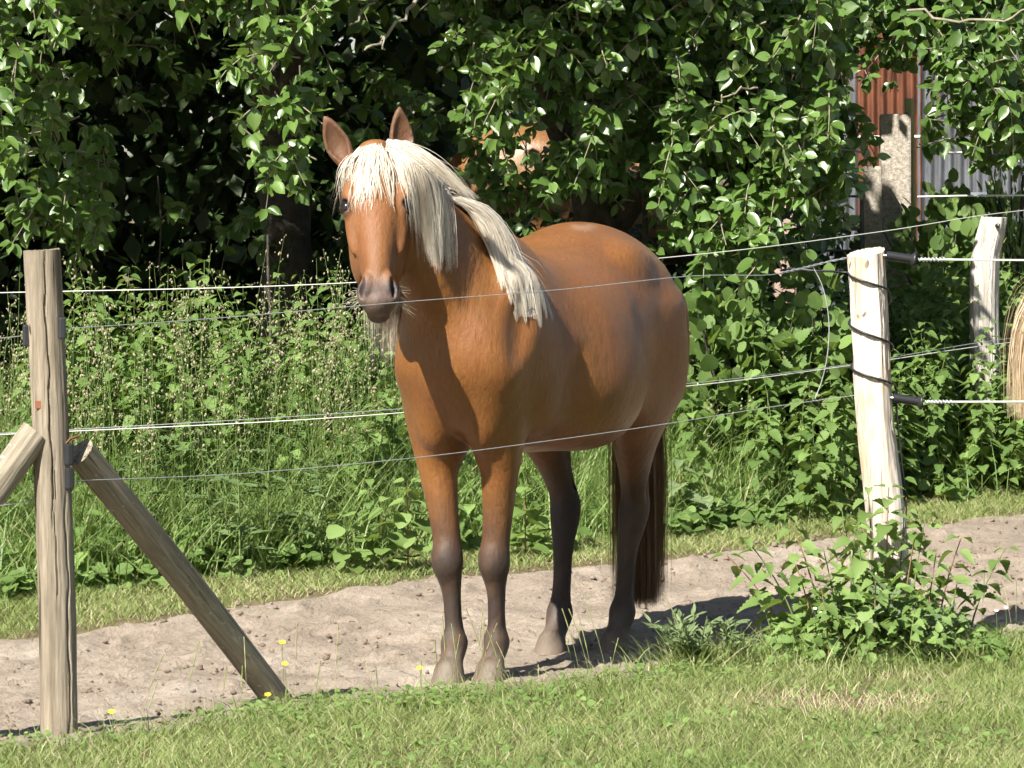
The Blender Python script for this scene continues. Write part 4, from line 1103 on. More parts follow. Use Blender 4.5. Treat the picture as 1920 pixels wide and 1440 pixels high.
def locks(guides_roots, guides_dirs, lengths, per, spread, seed, K=11, off=(0.003, 0.02), grav=0.5, drag=None, conv=0.75, rad=0.0012, flat=True):
    r = RND(seed); G = len(guides_roots)
    R = np.repeat(guides_roots, per, 0)+r.normal(0, 1, (G*per, 3))*spread
    D = np.repeat(guides_dirs, per, 0)+r.normal(0, 0.10, (G*per, 3))
    L = np.repeat(lengths, per)*(1.10-(0.15 if flat == 'tail' else 0.80)*r.random(G*per)**1.3)
    o = r.uniform(off[0], off[1], G*per)
    dg = None if drag is None else np.repeat(drag, per, 0)
    P = drape(R, D, L, K, o, grav, dg, seed)
    g = P.reshape(G, per, K, 3); c = g.mean(1, keepdims=True)
    w = conv*np.linspace(0, 1, K)**0.7
    lift = (g-c)
    P = (c+lift*(1-w)[None, None, :, None]).reshape(G*per, K, 3)
    for k in range(1, K):
        f = field_at(P[:, k]); bad = f < o*0.6
        if bad.any(): P[bad, k] += field_grad(P[bad, k])*(o[bad]*0.6-f[bad])[:, None]
    fly = r.random(G*per) < 0.06
    amp = np.linspace(0, 1, K)**1.5
    P[fly] += r.normal(0, 0.016, (fly.sum(), 1, 3))*amp[None, :, None]
    prof = rad*np.concatenate([np.full(K-5, 1.0), np.linspace(0.95, 0.15, 5)])
    R_ = prof[None]*r.uniform(0.7, 1.3, (G*per, 1))
    tint = np.clip(np.repeat(r.uniform(0.45, 0.80, G), per)+r.normal(0, 0.12, G*per), 0, 1)
    if flat:
        wave = np.repeat(r.normal(0, 0.006, (G, 1, 3)), per, 0)*np.sin(np.linspace(0, 1, K)*r.uniform(4, 8)+1)[None, :, None]*np.linspace(0, 1, K)[None, :, None]
        P = P+wave
        if flat == 'tail': N = np.tile(r.normal(0, 0.5, (G*per, 1, 3))+np.array([-1.0, 0, 0]), (1, K, 1))
        else: N = field_grad(P.reshape(-1, 3), 0.012).reshape(P.shape); N = N+np.array([0.25, 0, 0.15])
        N[:, 1:-1] = (N[:, :-2]+N[:, 1:-1]+N[:, 2:])/3
        N = N+r.normal(0, 0.12, (G*per, 1, 3))
        return ribbons(P, R_*1.25, N, tint)
    return tubes(P, R_, 3, tint)

# crest line of the neck, found by dropping onto the body
def crest(t):
    A = spline([(0.42, 0, 1.464), (0.55, -0.005, 1.496), (0.68, -0.03, 1.557), (0.79, -0.075, 1.635), (0.86, -0.108, 1.674), (0.915, -0.125, 1.690)], 60)
    p = np.stack([np.interp(t, np.linspace(0, 1, 60), A[:, c]) for c in range(3)], 1)
    return p

def build_horse(name, coat, mane_m, tail_m, full=True):
    root = empty(name)
    rel_ = HV-POLL; hd_ = np.clip((HV[:, 0]-0.86)/0.05, 0, 1)*np.clip((HV[:, 2]-1.12)/0.05, 0, 1)
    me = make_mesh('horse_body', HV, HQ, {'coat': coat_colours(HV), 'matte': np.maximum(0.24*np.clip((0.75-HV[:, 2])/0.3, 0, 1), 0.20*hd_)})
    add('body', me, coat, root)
    for s in (-1, 1):
        u, v = np.meshgrid(np.linspace(0, 2*np.pi, 17)[:-1], np.linspace(0, np.pi, 11), indexing='xy')
        S = np.stack([np.sin(v)*np.cos(u), np.sin(v)*np.sin(u), np.cos(v)], -1).reshape(-1, 3)*np.array([0.0265, 0.0245, 0.0265])
        S = S@HR + hp(0.207, -0.0515, s*0.0885)
        q = [(r*16+c, r*16+(c+1) % 16, (r+1)*16+(c+1) % 16, (r+1)*16+c) for r in range(10) for c in range(16)]
        add('eye', make_mesh('horse_eye', S, np.array(q)), M_EYE, root)
    return root
M_EYE, _nt, _b, _o = mat_new('dark eye'); _b.inputs['Base Color'].default_value = (0.012, 0.008, 0.006, 1); _b.inputs['Roughness'].default_value = 0.08

horse = build_horse('horse', M_COAT, M_FLAX, M_TAIL)
tag(horse, 'chestnut horse with white forelock and mane standing on the dirt path facing the camera', 'horse')

def mane_strands():
    parts = []
    r = RND(3)
    # main mane, falling to the left side
    n = 100; t = np.sort(r.uniform(0.55, 0.93, n)); R = crest(t)
    D = np.stack([r.normal(0.05, 0.10, n), np.ones(n), r.normal(0.0, 0.06, n)], 1)
    L = 0.27+0.12*r.random(n)+0.06*(t > 0.7)
    parts.append(locks(R, D, L, 56, np.array([0.010, 0.007, 0.003]), 11, off=(0.002, 0.012), grav=0.70, conv=0.42, rad=0.0008))
    # lock over the left shoulder
    n = 54; t = r.uniform(0.22, 0.35, n); R = crest(t)
    D = np.stack([r.normal(-0.40, 0.15, n), np.ones(n), r.normal(0.05, 0.05, n)], 1)
    L = 0.40+0.26*r.random(n)
    dr = np.tile(np.array([-0.08, 0.02, 0]), (n, 1))*r.uniform(-0.3, 1.2, (n, 1))
    parts.append(locks(R, D, L, 60, np.array([0.010, 0.008, 0.003]), 12, off=(0.002, 0.014), grav=0.55, drag=dr, conv=0.90, rad=0.0008))
    # mane on the right side of the neck
    n = 44; t = r.uniform(0.18, 0.52, n); R = crest(t)
    D = np.stack([r.normal(0.12, 0.1, n), -np.ones(n), r.normal(-0.1, 0.05, n)], 1)
    L = 0.60+0.14*r.random(n)
    parts.append(locks(R, D, L, 40, np.array([0.012, 0.008, 0.003]), 13, off=(0.003, 0.03), grav=0.75, conv=0.55, rad=0.0009))
    # short standing hairs along the crest
    n = 320; t = r.uniform(0.10, 0.70, n); R = crest(t)
    D = np.stack([r.normal(0, 0.5, n), r.normal(0.35, 0.6, n), np.full(n, 0.6)], 1)
    P = drape(R, D, r.uniform(0.02, 0.06, n), 8, np.full(n, 0.002), 0.25, None, 5)
    parts.append(ribbons(P, np.tile(np.linspace(0.0008, 0.0003, 8), (n, 1)), np.tile(np.array([0.9, 0.3, 0.2]), (n, 8, 1)), r.uniform(0.4, 1, n)))
    return merge(parts)
def forelock_strands():
    r = RND(4); parts = []
    def grp(n, l0, l1, dl, Lr, per, seed, a=-0.004, conv=0.62, drag=0.12, off=(0.002, 0.009), dn=0.25, da=0.8, grav=0.30):
        l = r.uniform(l0, l1, n)
        R = np.array([hp(a+r.uniform(-0.012, 0.012), -0.02, v) for v in l])
        for _ in range(40): R -= field_grad(R)*np.clip(field_at(R), -0.01, 0.01)[:, None]
        dd = dl+r.normal(0, 0.10, n)
        D = np.array([H_N*dn+H_L*d+H_A*da for d in dd])
        dr = np.array([H_L*d*drag for d in dd])
        parts.append(locks(R, D, r.uniform(*Lr, n), per, np.array([0.004, 0.006, 0.003]), seed, off=off, grav=grav, drag=dr, conv=conv, rad=0.0007))
    grp(17, -0.036, 0.006, -0.16, (0.10, 0.28), 20, 31, drag=0.01)
    grp(7, -0.03, 0.01, 0.02, (0.20, 0.31), 9, 35, drag=0.0, conv=0.9)
    grp(9, -0.050, -0.030, -1.10, (0.15, 0.30), 14, 32, drag=0.025, da=0.5, grav=0.48)
    grp(26, 0.034, 0.060, 1.60, (0.20, 0.37), 34, 33, drag=0.15, da=0.30)
    grp(4, -0.005, 0.02, 0.22, (0.22, 0.33), 8, 34, drag=0.02, conv=0.9)
    return merge(parts)
def tail_strands(seed=6):
    r = RND(seed); n = 70
    z = r.uniform(1.03, 1.22, n); R = np.stack([-0.845-0.015*r.random(n), r.normal(0, 0.012, n), z], 1)
    D = np.stack([np.full(n, -0.30), r.normal(0, 0.16, n), np.full(n, -0.25)], 1)
    L = (z-0.145)+0.02
    V, F, A = locks(R, D, L, 60, np.array([0.005, 0.009, 0.01]), seed, K=11, off=(0.004, 0.03), grav=0.7, conv=0.30, rad=0.0013, flat='tail')
    V[:, 2] = np.maximum(V[:, 2], 0.150+0.02*vnoise(V[:, 0]*60, V[:, 1]*60, 3))
    V[:, 1] *= 1-0.62*np.clip((1.15-V[:, 2])/0.35, 0, 1)
    return V, F, A
for nm, fn, mt in (('mane', mane_strands, M_FLAX), ('forelock', forelock_strands, M_FLAX), ('tail', tail_strands, M_TAIL)):
    V, F, A = fn(); add(nm, make_mesh('horse_'+nm, V, F, A), mt, horse)

def whiskers():
    r = RND(9); n = 40; s = np.where(r.random(n) < 0.5, -1, 1)
    R = np.array([hp(a, nn, l) for a, nn, l in zip(r.uniform(0.47, 0.565, n), r.uniform(-0.12, -0.05, n), s*0.075)])
    for _ in range(60): R -= field_grad(R)*np.clip(field_at(R), -0.01, 0.01)[:, None]
    D = field_grad(R)+r.normal(0, 0.25, (n, 3)); t = np.linspace(0, 1, 6); L = r.uniform(0.02, 0.06, n)
    P = R[:, None]+D[:, None]*L[:, None, None]*t[None, :, None]+np.array([0, 0, -0.012])*t[None, :, None]**2
    return tubes(P, np.linspace(0.0006, 0.0003, 6), 3, r.uniform(0.3, 0.9, n))
V, F, A = whiskers(); add('whiskers', make_mesh('horse_whiskers', V, F, A), M_FLAX, horse)['kind'] = 'stuff'
HORSE_TH = math.radians(22.5)
def place_horse(o, x, y, heading, z=None):
    """heading: world direction the horse faces (radians from +x)"""
    o.scale = (1, 1, 1.027)
    o.location = (x, y, float(ground_z(x, y))-0.016 if z is None else z); o.rotation_euler = (0, 0, heading)
place_horse(horse, 0.060, 14.58, math.atan2(-math.cos(HORSE_TH), -math.sin(HORSE_TH)))

# ---------------------------------------------------------------- timber posts
def wood_mat(name, dark, mid, light, grain=1.0, patch=None, lichen=None):
    m, nt, b, out = mat_new(name)
    g = noise(nt, 22*grain, 6, 0.65, stretch=(1, 1, 0.045)); n1 = noise(nt, 4.0, 4, 0.6, stretch=(1, 1, 0.5)); f = noise(nt, 120, 4, 0.6, stretch=(1, 1, 0.08))
    r = ramp(nt, g.outputs[0], [(0.28, dark), (0.5, mid), (0.74, light)])
    c = mixc(nt, 0.65, r.outputs[0], f.outputs['Fac'], 'OVERLAY')
    c = mixc(nt, 0.45, c, n1.outputs['Fac'], 'OVERLAY')
    ck = noise(nt, 55*grain, 3, 0.5, stretch=(1, 1, 0.03)); cr = ramp(nt, ck.outputs[0], [(0.30, (1,)*3), (0.37, (0,)*3)])
    c = mixc(nt, cr.outputs[0], c, tuple(0.35*np.array(dark)))
    kn = noise(nt, 17, 2, 0.5, stretch=(1, 1, 0.6)); kr = ramp(nt, kn.outputs[0], [(0.71, (0,)*3), (0.75, (1,)*3)])
    c = mixc(nt, kr.outputs[0], c, tuple(0.5*np.array(dark)))
    if patch:
        n2 = noise(nt, 7.0, 4, 0.6, stretch=(1, 1, 0.35)); fr = ramp(nt, n2.outputs[0], [(0.52, (0,)*3), (0.68, (1,)*3)])
        c = mixc(nt, fr.outputs[0], c, patch)
    if lichen:
        n3 = noise(nt, 38, 5, 0.7); fr = ramp(nt, n3.outputs[0], [(0.62, (0,)*3), (0.68, (1,)*3)]); c = mixc(nt, fr.outputs[0], c, lichen)
    nt.links.new(c, b.inputs['Base Color']); b.inputs['Roughness'].default_value = 0.9; b.inputs['Specular IOR Level'].default_value = 0.15
    a = nt.nodes.new('ShaderNodeMath'); a.operation = 'MULTIPLY_ADD'; a.inputs[1].default_value = 0.5
    nt.links.new(f.outputs[0], a.inputs[0]); nt.links.new(g.outputs[0], a.inputs[2]); bump(nt, a.outputs[0], 0.8, 0.004, b)
    return m
M_POST = wood_mat('weathered pine', (0.120, 0.100, 0.070), (0.220, 0.185, 0.138), (0.310, 0.270, 0.210))
M_BRACE = wood_mat('mossy pine', (0.140, 0.120, 0.085), (0.250, 0.215, 0.160), (0.360, 0.320, 0.245), 1.2, lichen=(0.40, 0.41, 0.36))
M_OAK = wood_mat('bleached oak', (0.27, 0.225, 0.18), (0.52, 0.46, 0.39), (0.72, 0.66, 0.58), 0.8, patch=(0.46, 0.33, 0.20))
M_OAK2 = wood_mat('grey oak', (0.22, 0.195, 0.17), (0.42, 0.385, 0.34), (0.58, 0.54, 0.48), 0.8)
M_STAKE = wood_mat('greenish stake', (0.23, 0.23, 0.10), (0.34, 0.34, 0.16), (0.44, 0.43, 0.23))
M_BLACK = simple_mat('black plastic', (0.018, 0.018, 0.020), 0.42, var=0.1)
M_GREYP = simple_mat('grey plastic', (0.022, 0.023, 0.025), 0.5, var=0.2)
M_WIRE = simple_mat('galvanised wire', (0.55, 0.57, 0.58), 0.35, 0.6, var=0.2, scale=80)
M_ROPE = simple_mat('white poly rope', (0.70, 0.70, 0.64), 0.6, var=0.15, scale=150)
M_RUSTY = simple_mat('rusty metal', (0.12, 0.05, 0.025), 0.7, 0.3, var=0.4, scale=60)

def log_mesh(axis_pts, radius, seed, na=96, nz=90, cracks=(), ecc=0.06, flat=None, top_tilt=(0, 0), rough=0.02):
    """round-log timber along a spline; axis_pts rows x y z; radius list along it; cracks (angle0, angle1, t0, t1, depth, width)"""
    C = spline(np.array(axis_pts, float), nz); R = np.interp(np.linspace(0, 1, nz), np.linspace(0, 1, len(radius)), radius)
    t = np.linspace(0, 1, nz); ang = np.linspace(0, 2*np.pi, na+1)[:-1]
    A, Tt = np.meshgrid(ang, t, indexing='xy')
    r = RND(seed); ph = r.uniform(0, 6.28, 4)
    rr = 1+ecc*np.sin(2*A+ph[0])+0.6*ecc*np.sin(3*A+ph[1]+2*Tt)+rough*fbm(np.cos(A)*3+ph[2]*4, np.sin(A)*3+Tt*9, seed, 4)+0.7*rough*vnoise(A*9.0, Tt*3+seed, seed+1)
    if flat:
        for (a0, lim) in flat:
            c = np.cos(A-a0); rr = np.where(c*rr > lim, lim/np.maximum(c, 0.05), rr)
    for (a0, a1, t0, t1, dep, wid) in cracks:
        s = np.clip((Tt-t0)/(t1-t0), 0, 1); ac = a0+(a1-a0)*s+0.05*np.sin(Tt*31+seed)+0.03*np.sin(Tt*77)
        da = np.abs((A-ac+np.pi) % (2*np.pi)-np.pi)
        on = (Tt >= t0) & (Tt <= t1); taper = np.sin(np.pi*np.clip(s, 0.02, 0.98))**0.35
        rr = rr-on*dep*taper*np.exp(-(da/wid)**2)
    ax = np.gradient(C, axis=0); ax /= np.linalg.norm(ax, axis=1, keepdims=True)
    ref = np.array([1.0, 0, 0]) if abs(ax[0, 2]) > 0.4 else np.array([0, 0, 1.0])
    u = ref-ax*(ax@ref)[:, None]; u /= np.linalg.norm(u, axis=1, keepdims=True); v = np.cross(ax, u)
    V = C[:, None]+(R[:, None]*rr)[..., None]*(np.cos(A)[..., None]*u[:, None]+np.sin(A)[..., None]*v[:, None])
    V[-1, :, 2] += top_tilt[0]*np.cos(ang)+top_tilt[1]*np.sin(ang)+r.normal(0, 0.0012, na)
    V = V.reshape(-1, 3)
    i, j = np.meshgrid(np.arange(nz-1), np.arange(na), indexing='ij'); j2 = (j+1) % na
    Q = np.stack([i*na+j, i*na+j2, (i+1)*na+j2, (i+1)*na+j], -1).reshape(-1, 4)
    top = len(V); tb = (nz-1)*na
    inner = V[tb:tb+na]*0.55+V[tb:tb+na].mean(0)*0.45; ctr = V[tb:tb+na].mean(0)[None]
    bot = V[:na].mean(0)[None]
    V = np.concatenate([V, inner, ctr, bot])
    ja = np.arange(na); jb = (ja+1) % na
    Q2 = np.stack([tb+ja, tb+jb, top+jb, top+ja], 1)
    T3 = np.concatenate([np.stack([top+ja, top+jb, np.full(na, top+na)], 1), np.stack([jb, ja, np.full(na, top+na+1)], 1)])
    return V, [np.concatenate([Q, Q2]), T3]

def sharp_top(o, deg=40):
    me = o.data
    with_angle = getattr(me, 'set_sharp_from_angle', None)
    if with_angle: me.set_sharp_from_angle(angle=math.radians(deg))

# corner post of the near fence
PL = np.array([-1.297, 12.60, 0.0])
lp = empty('fence_post', PL); tag(lp, 'tall cracked round corner post of weathered pine with two braces', 'post', 'fence posts')
V, F = log_mesh([(0.003, 0, -0.12), (-0.006, 0, 0.4), (-0.024, 0, 0.9), (-0.047, 0, 1.372)], [0.0535, 0.0525, 0.052, 0.0515], 3, cracks=(
    (-1.50, -1.38, 0.45, 1.0, 0.22, 0.045), (-1.45, -1.30, 0.30, 0.60, 0.10, 0.035), (-0.80, -0.72, 0.0, 0.52, 0.17, 0.05), (-2.3, -2.2, 0.5, 0.9, 0.05, 0.03)), ecc=0.02, rough=0.03)
sharp_top(add('timber', make_mesh('post_timber', V, F), M_POST, lp))
def insulator(parent, c, rz):
    me = box_np((0, 0, 0), (0.020, 0.030, 0.062), 0.005); add('insulator', me, M_GREYP, parent, c, (0, 0, rz))
    o = parent.children[-1]
    V, F, A = tubes(np.array([[(0, -0.016, 0.018), (0, -0.028, 0.018), (0, -0.030, 0.006), (0, -0.028, -0.010), (0, -0.016, -0.014)]]), np.full(5, 0.0035), 6)
    add('clip', make_mesh('insulator_clip', V, F), M_GREYP, o)
    V, F, A = tubes(np.array([[(0, -0.013, 0.026), (0, -0.019, 0.026)]]), np.full(2, 0.003), 6); add('screw', make_mesh('insulator_screw', V, F), M_WIRE, o)
insulator(lp, (0.015, -0.052, 1.150), 0.25); insulator(lp, (-0.086, -0.012, 1.128), -1.3)
insulator(lp, (0.033, -0.043, 0.790), 0.5); insulator(lp, (0.035, -0.043, 0.722), 0.5)
V, F, A = tubes(np.array([[(0.028, -0.050, 0.822), (0.040, -0.052, 0.836), (0.062, -0.040, 0.842)]]), np.full(3, 0.0045), 6); add('nail', make_mesh('nail', V, F), M_RUSTY, lp)
add('label_plate', box_np((-0.053, -0.0465, 0.932), (0.018, 0.004, 0.022), 0.001), simple_mat('faded orange paint', (0.22, 0.085, 0.04), 0.8), lp)

def brace(p0, p1, r0, r1, label, seed, cracks):
    p0, p1 = np.array(p0), np.array(p1)
    L = float(np.linalg.norm(p1-p0))
    V, F = log_mesh([(0, 0, 0), (0.004, 0.006, L*0.5), (0, 0, L)], [r0, (r0+r1)/2, r1], seed, 72, 70, cracks, 0.03, None, (0.006, 0.004), 0.03)
    o = add('brace_strut', make_mesh('brace_strut', V, F), M_BRACE, loc=p0, rot=Vector(p1-p0).to_track_quat('Z', 'Y').to_euler()); sharp_top(o)
    tag(o, label, 'strut', 'bracing struts of the corner post'); return o
brace(at(528, 1322, 13.38), at(150, 848, 12.66), 0.042, 0.044, 'mossy diagonal brace strut running from the corner post down to the path', 11, ((-0.4, -0.3, 0.05, 0.7, 0.10, 0.03), (1.2, 1.3, 0.1, 0.6, 0.10, 0.03)))
brace((-1.97, 12.2, -0.06), at(66, 812, 12.58), 0.044, 0.046, 'short visible brace strut leaning on the corner post at the picture edge', 12, ((1.2, 1.25, 0.3, 1.0, 0.12, 0.03),))

# post with the gate handles
PR = np.array([1.288, 15.0, float(ground_z(1.288, 15.0))])
rp = empty('fence_post', PR); tag(rp, 'bleached bark-free gate post wound with black cable', 'post', 'fence posts')
V, F = log_mesh([(0.02, 0, -0.12), (-0.010, 0, 0.40), (-0.052, 0, 0.80), (-0.066, 0, 1.10), (-0.082, 0, 1.352)], [0.082, 0.070, 0.066, 0.066, 0.067], 21,
                cracks=((-0.62, -0.66, 0.25, 1.0, 0.10, 0.03), (-1.0, -1.05, 0.55, 1.0, 0.06, 0.02), (-2.2, -2.3, 0.1, 0.6, 0.05, 0.03), (0.6, 0.6, 0.1, 0.9, 0.12, 0.06)), ecc=0.05, flat=((-1.75, 0.93),), top_tilt=(0.008, 0.012), rough=0.05)
sharp_top(add('timber', make_mesh('gate_post_timber', V, F), M_OAK, rp))
def wind(pts, rad=0.0042):
    P = spline(np.array(pts, float), 80); return tubes(P[None], np.full((1, 80), rad), 6)
def ring(z, a): # point on the gate post surface
    cx = np.interp(z, [0.4, 0.8, 1.1, 1.352], [-0.010, -0.052, -0.066, -0.082]); rr = 0.074
    return (PR[0]+cx+rr*math.cos(a), PR[1]+rr*math.sin(a), PR[2]+z)
cable_pts = [at(1478, 503, 15.0)+np.array([0, .02, 0]), at(1530, 508, 14.97)]
cable_pts += [ring(1.285-0.012*k, math.radians(180+30*k)) for k in range(0, 6)]
cable_pts += [ring(1.20-0.0135*k, math.radians(-20+30*k)) for k in range(1, 13)]
cable_pts += [ring(1.03-0.011*k, math.radians(-10+30*k)) for k in range(1, 13)]
cable_pts += [ring(0.86-0.045*k, math.radians(0)) for k in range(0, 9)]+[ring(0.42, math.radians(-40)), ring(0.36, math.radians(-55))]
V, F, A = wind(cable_pts)
tag(add('power_cable', make_mesh('power_cable', V-PR, F), M_BLACK, loc=PR), 'black cable wound round the bleached gate post', 'cable')

def gate_handle(py, label, p0x):
    root_p = at(p0x, py, 14.96); root = empty('gate_rope', root_p); tag(root, label, 'gate rope', 'gate ropes hooked to the gate post')
    L = 0.105; tube = [(0, 0, 0), (L*0.3, 0, -0.004), (L*0.85, 0, -0.013)]
    V, F, A = tubes(spline(np.array(tube), 10)[None], np.full((1, 10), 0.0155), 12)
    h = add('handle', make_mesh('gate_handle', V, F), M_BLACK, root)
    e = np.array([(L*0.80, 0, -0.012), (L*0.86, 0, -0.013), (L*0.90, 0, -0.014), (L*0.96, 0, -0.0145), (L*0.98, 0, -0.0145)])
    V, F, A = tubes(e[None], np.array([[0.016, 0.022, 0.027, 0.026, 0.006]]), 14); add('flange', make_mesh('handle_flange', V, F), M_BLACK, h)
    V, F, A = tubes(np.array([[(-0.06, 0.02, 0.0), (-0.03, 0.01, 0.002), (0.005, 0, 0)]]), np.full(3, 0.004), 6); add('hook', make_mesh('handle_hook', V, F), M_WIRE, h)
    n = 60; t = np.linspace(0, 1, n); sp = np.stack([L+0.10*t, 0.006*np.cos(t*50), -0.014+0.006*np.sin(t*50)], 1)
    V, F, A = tubes(sp[None], np.full((1, n), 0.0026), 5); add('spring', make_mesh('handle_spring', V, F), M_WIRE, root)
    rp_ = np.array([(L+0.01, 0, -0.014), (0.5, 0.1, -0.018), (1.3, 0.4, -0.03), (2.4, 0.9, -0.02)])
    V, F, A = tubes(spline(rp_, 30)[None], np.full((1, 30), 0.0042), 6); add('rope', make_mesh('gate_rope', V, F), M_ROPE, root)
gate_handle(479, 'upper gate rope with black insulated handle at the bleached post', 1661)
gate_handle(746, 'lower gate rope with black insulated handle at the bleached post', 1674)

def wire(name, pts, rad, mat, label, cat, group=None, n=60, twist=0.0):
    P = spline(np.array(pts, float), n); b = P[0].copy()
    V, F, A = tubes((P-b)[None], np.full((1, n), rad), 5)
    if twist:
        t = np.arange(n*4)/(n*4-1)*(n-1); Pd = np.stack([np.interp(t, np.arange(n), P[:, c]) for c in range(3)], 1); w = t*twist
        extra = [tubes((Pd-b+np.stack([0*w, 0.0022*np.cos(w+ph), 0.0022*np.sin(w+ph)], 1))[None], np.full((1, len(Pd)), rad*0.8), 4) for ph in (0, 3.14)]
        V, F, A = merge(extra)
    return tag(add(name, make_mesh(name, V, F), mat, loc=b), label, cat, group)
G1 = 'wires of the near electric fence'
wire('fence_wire', [at(111, 617, 12.55), at(400, 597, 12.98), at(760, 566, 13.46), at(1050, 543, 13.92), at(1290, 518, 14.36), at(1430, 516, 14.64), at(1466, 511, 14.71)], 0.0013, M_WIRE, 'upper thin wire crossing in front of the horse chest', 'wire', G1)
wire('fence_wire', [at(125, 902, 12.55), at(450, 888, 13.04), at(780, 858, 13.50), at(1040, 825, 13.90), at(1240, 796, 14.26), at(1440, 764, 14.66), at(1604, 741, 14.95)], 0.0013, M_WIRE, 'lower thin wire crossing in front of the horse forelegs', 'wire', G1)
wire('fence_wire', [at(1462, 512, 14.71), at(1500, 504, 14.79), at(1540, 494, 14.88), at(1590, 483, 14.96)], 0.0022, M_WIRE, 'twisted wire end tied to the bleached gate post', 'wire', G1, 40, 0.9)
wire('fence_wire', [at(1524, 499, 14.85), at(1543, 540, 14.85), at(1554, 600, 14.85), at(1552, 660, 14.85), at(1542, 710, 14.86), at(1528, 748, 14.86)], 0.0018, M_WIRE, 'slack jumper wire looping down beside the bleached gate post', 'wire', G1)
wire('fence_wire', [at(50, 629, 12.6), at(-120, 648, 12.3), at(-400, 690, 11.9)], 0.0017, M_WIRE, 'short wire leaving the corner post at upper insulator to picture edge', 'wire', G1, 20)
wire('fence_wire', [at(70, 938, 12.6), at(-100, 962, 12.3), at(-400, 1000, 11.9)], 0.0017, M_WIRE, 'short low wire behind the cut-off brace strut', 'wire', G1, 20)

# far fence
PF = at(1852, 0, 20.0); PF[2] = float(ground_z(PF[0], PF[1]))
fp = empty('fence_post', PF); tag(fp, 'curved grey oak post among the nettles beyond the gate', 'post', 'fence posts')
V, F = log_mesh([(0.00, 0, -0.1), (-0.01, 0, 0.35), (-0.018, 0, 0.75), (-0.012, 0, 0.98), (0.030, 0, 1.168)], [0.075, 0.074, 0.070, 0.067, 0.060], 31, cracks=((-1.3, -1.2, 0.1, 1.0, 0.08, 0.03), (-2.1, -2.0, 0.2, 1.0, 0.08, 0.03), (-0.7, -0.8, 0.3, 1.0, 0.09, 0.03)), ecc=0.05, flat=((-1.6, 0.88), (1.5, 0.85)), top_tilt=(0.012, 0.0), rough=0.06)
sharp_top(add('timber', make_mesh('oak_timber', V, F), M_OAK2, fp))
for z in (1.13, 0.585):
    V, F, A = tubes(np.array([[(0.035, -0.060, z), (0.035, -0.085, z), (0.040, -0.095, z+0.004)]]), np.array([[0.010, 0.011, 0.007]]), 8)
    add('insulator', make_mesh('ring_insulator', V, F), M_BLACK, fp)
G2 = 'ropes of the far electric fence'
up = [(-300, 556, 16.0), (0, 549, 16.15), (660, 530, 16.55), (1280, 480, 17.75), (1640, 436, 18.9), (1888, 398, 19.9), (2200, 370, 21.5)]
lo = [(-300, 832, 16.0), (0, 815, 16.15), (660, 781, 16.55), (1280, 725, 17.75), (1590, 686, 18.8), (1888, 643, 19.9), (2200, 615, 21.5)]
wire('fence_rope', [at(*p) for p in up], 0.0019, M_ROPE, 'upper white rope of the far fence passing behind the horse', 'rope', G2, 80, 0.0)
wire('fence_rope', [at(*p) for p in lo], 0.0018, M_ROPE, 'lower white rope of the far fence passing behind the horse', 'rope', G2, 80)
wire('fence_rope', [at(p[0], p[1]-5+3*math.sin(k*2.1), p[2]+0.02) for k, p in enumerate(lo)], 0.0016, M_WIRE, 'thin wire strung just above the lower far rope', 'wire', G2, 80)

# ---------------------------------------------------------------- things far behind on the gate side
M_CONC = simple_mat('lichened concrete', (0.34, 0.30, 0.25), 0.95, var=0.55, scale=55, bumpd=0.006, bscale=120)
def slab_post(px0, px1, ytop, d, label, dep=0.11):
    a, b = at(px0, ytop, d), at(px1, ytop, d); g = float(ground_z(a[0], d)); w = b[0]-a[0]; h = a[2]-g
    o = add('concrete_post', box_np((0, 0, h/2-0.1), (w, dep, h+0.2), 0.012), M_CONC, loc=((a[0]+b[0])/2, d, g))
    tag(o, label, 'post', 'old concrete posts by the shed'); return o
slab_post(1650, 1707, 214, 22.0, 'taller lichened concrete post beside the green stake')
slab_post(1619, 1652, 312, 21.8, 'shorter lichened concrete post half hidden by dark leaves')
b0 = at(1709, 0, 22.25); b0[2] = float(ground_z(b0[0], b0[1])); h = at(0, 185, 22.25)[2]-b0[2]
V, F = log_mesh([(0, 0, -0.1), (0, 0, h*0.5), (-0.012, 0, h)], [0.027, 0.026, 0.0245], 41, 32, 30, (), 0.03)
o = add('timber_stake', make_mesh('timber_stake', V, F), M_STAKE, loc=b0); sharp_top(o); tag(o, 'thin greenish wooden stake behind the concrete posts', 'stake')
gt = empty('metal_gate', at(1617, 470, 21.6)); tag(gt, 'thin metal tube gate half hidden under the apple leaves', 'gate')
def rel(P): return np.array(P)-np.array(gt.location)
M_TUBE = simple_mat('grey tube', (0.10, 0.11, 0.11), 0.5, 0.4)
V, F, A = tubes(rel([[at(1617, 480, 21.6), at(1616, 340, 21.6)]]), np.full((1, 2), 0.011), 8); add('gate_upright', make_mesh('gate_upright', V, F), M_TUBE, gt)
for yy in (368, 430, 470):
    V, F, A = tubes(rel([[at(1380, yy-2, 21.8), at(1500, yy, 21.7), at(1616, yy, 21.6)]]), np.full((1, 3), 0.007), 6); add('gate_rail', make_mesh('gate_rail', V, F), M_TUBE, gt)
for xx in (1400, 1455, 1510, 1565):
    V, F, A = tubes(rel([[at(xx, 480, 21.7), at(xx, 368, 21.7)]]), np.full((1, 2), 0.004), 6); add('gate_bar', make_mesh('gate_bar', V, F), M_TUBE, gt)
wire('fence_rail', [at(1585, 258, 24.0), at(1680, 257, 24.0), at(1775, 256, 24.0)], 0.010, simple_mat('white paint', (0.75, 0.75, 0.72), 0.5), 'thin white rail in front of the rusty shed', 'rail', None, 12)
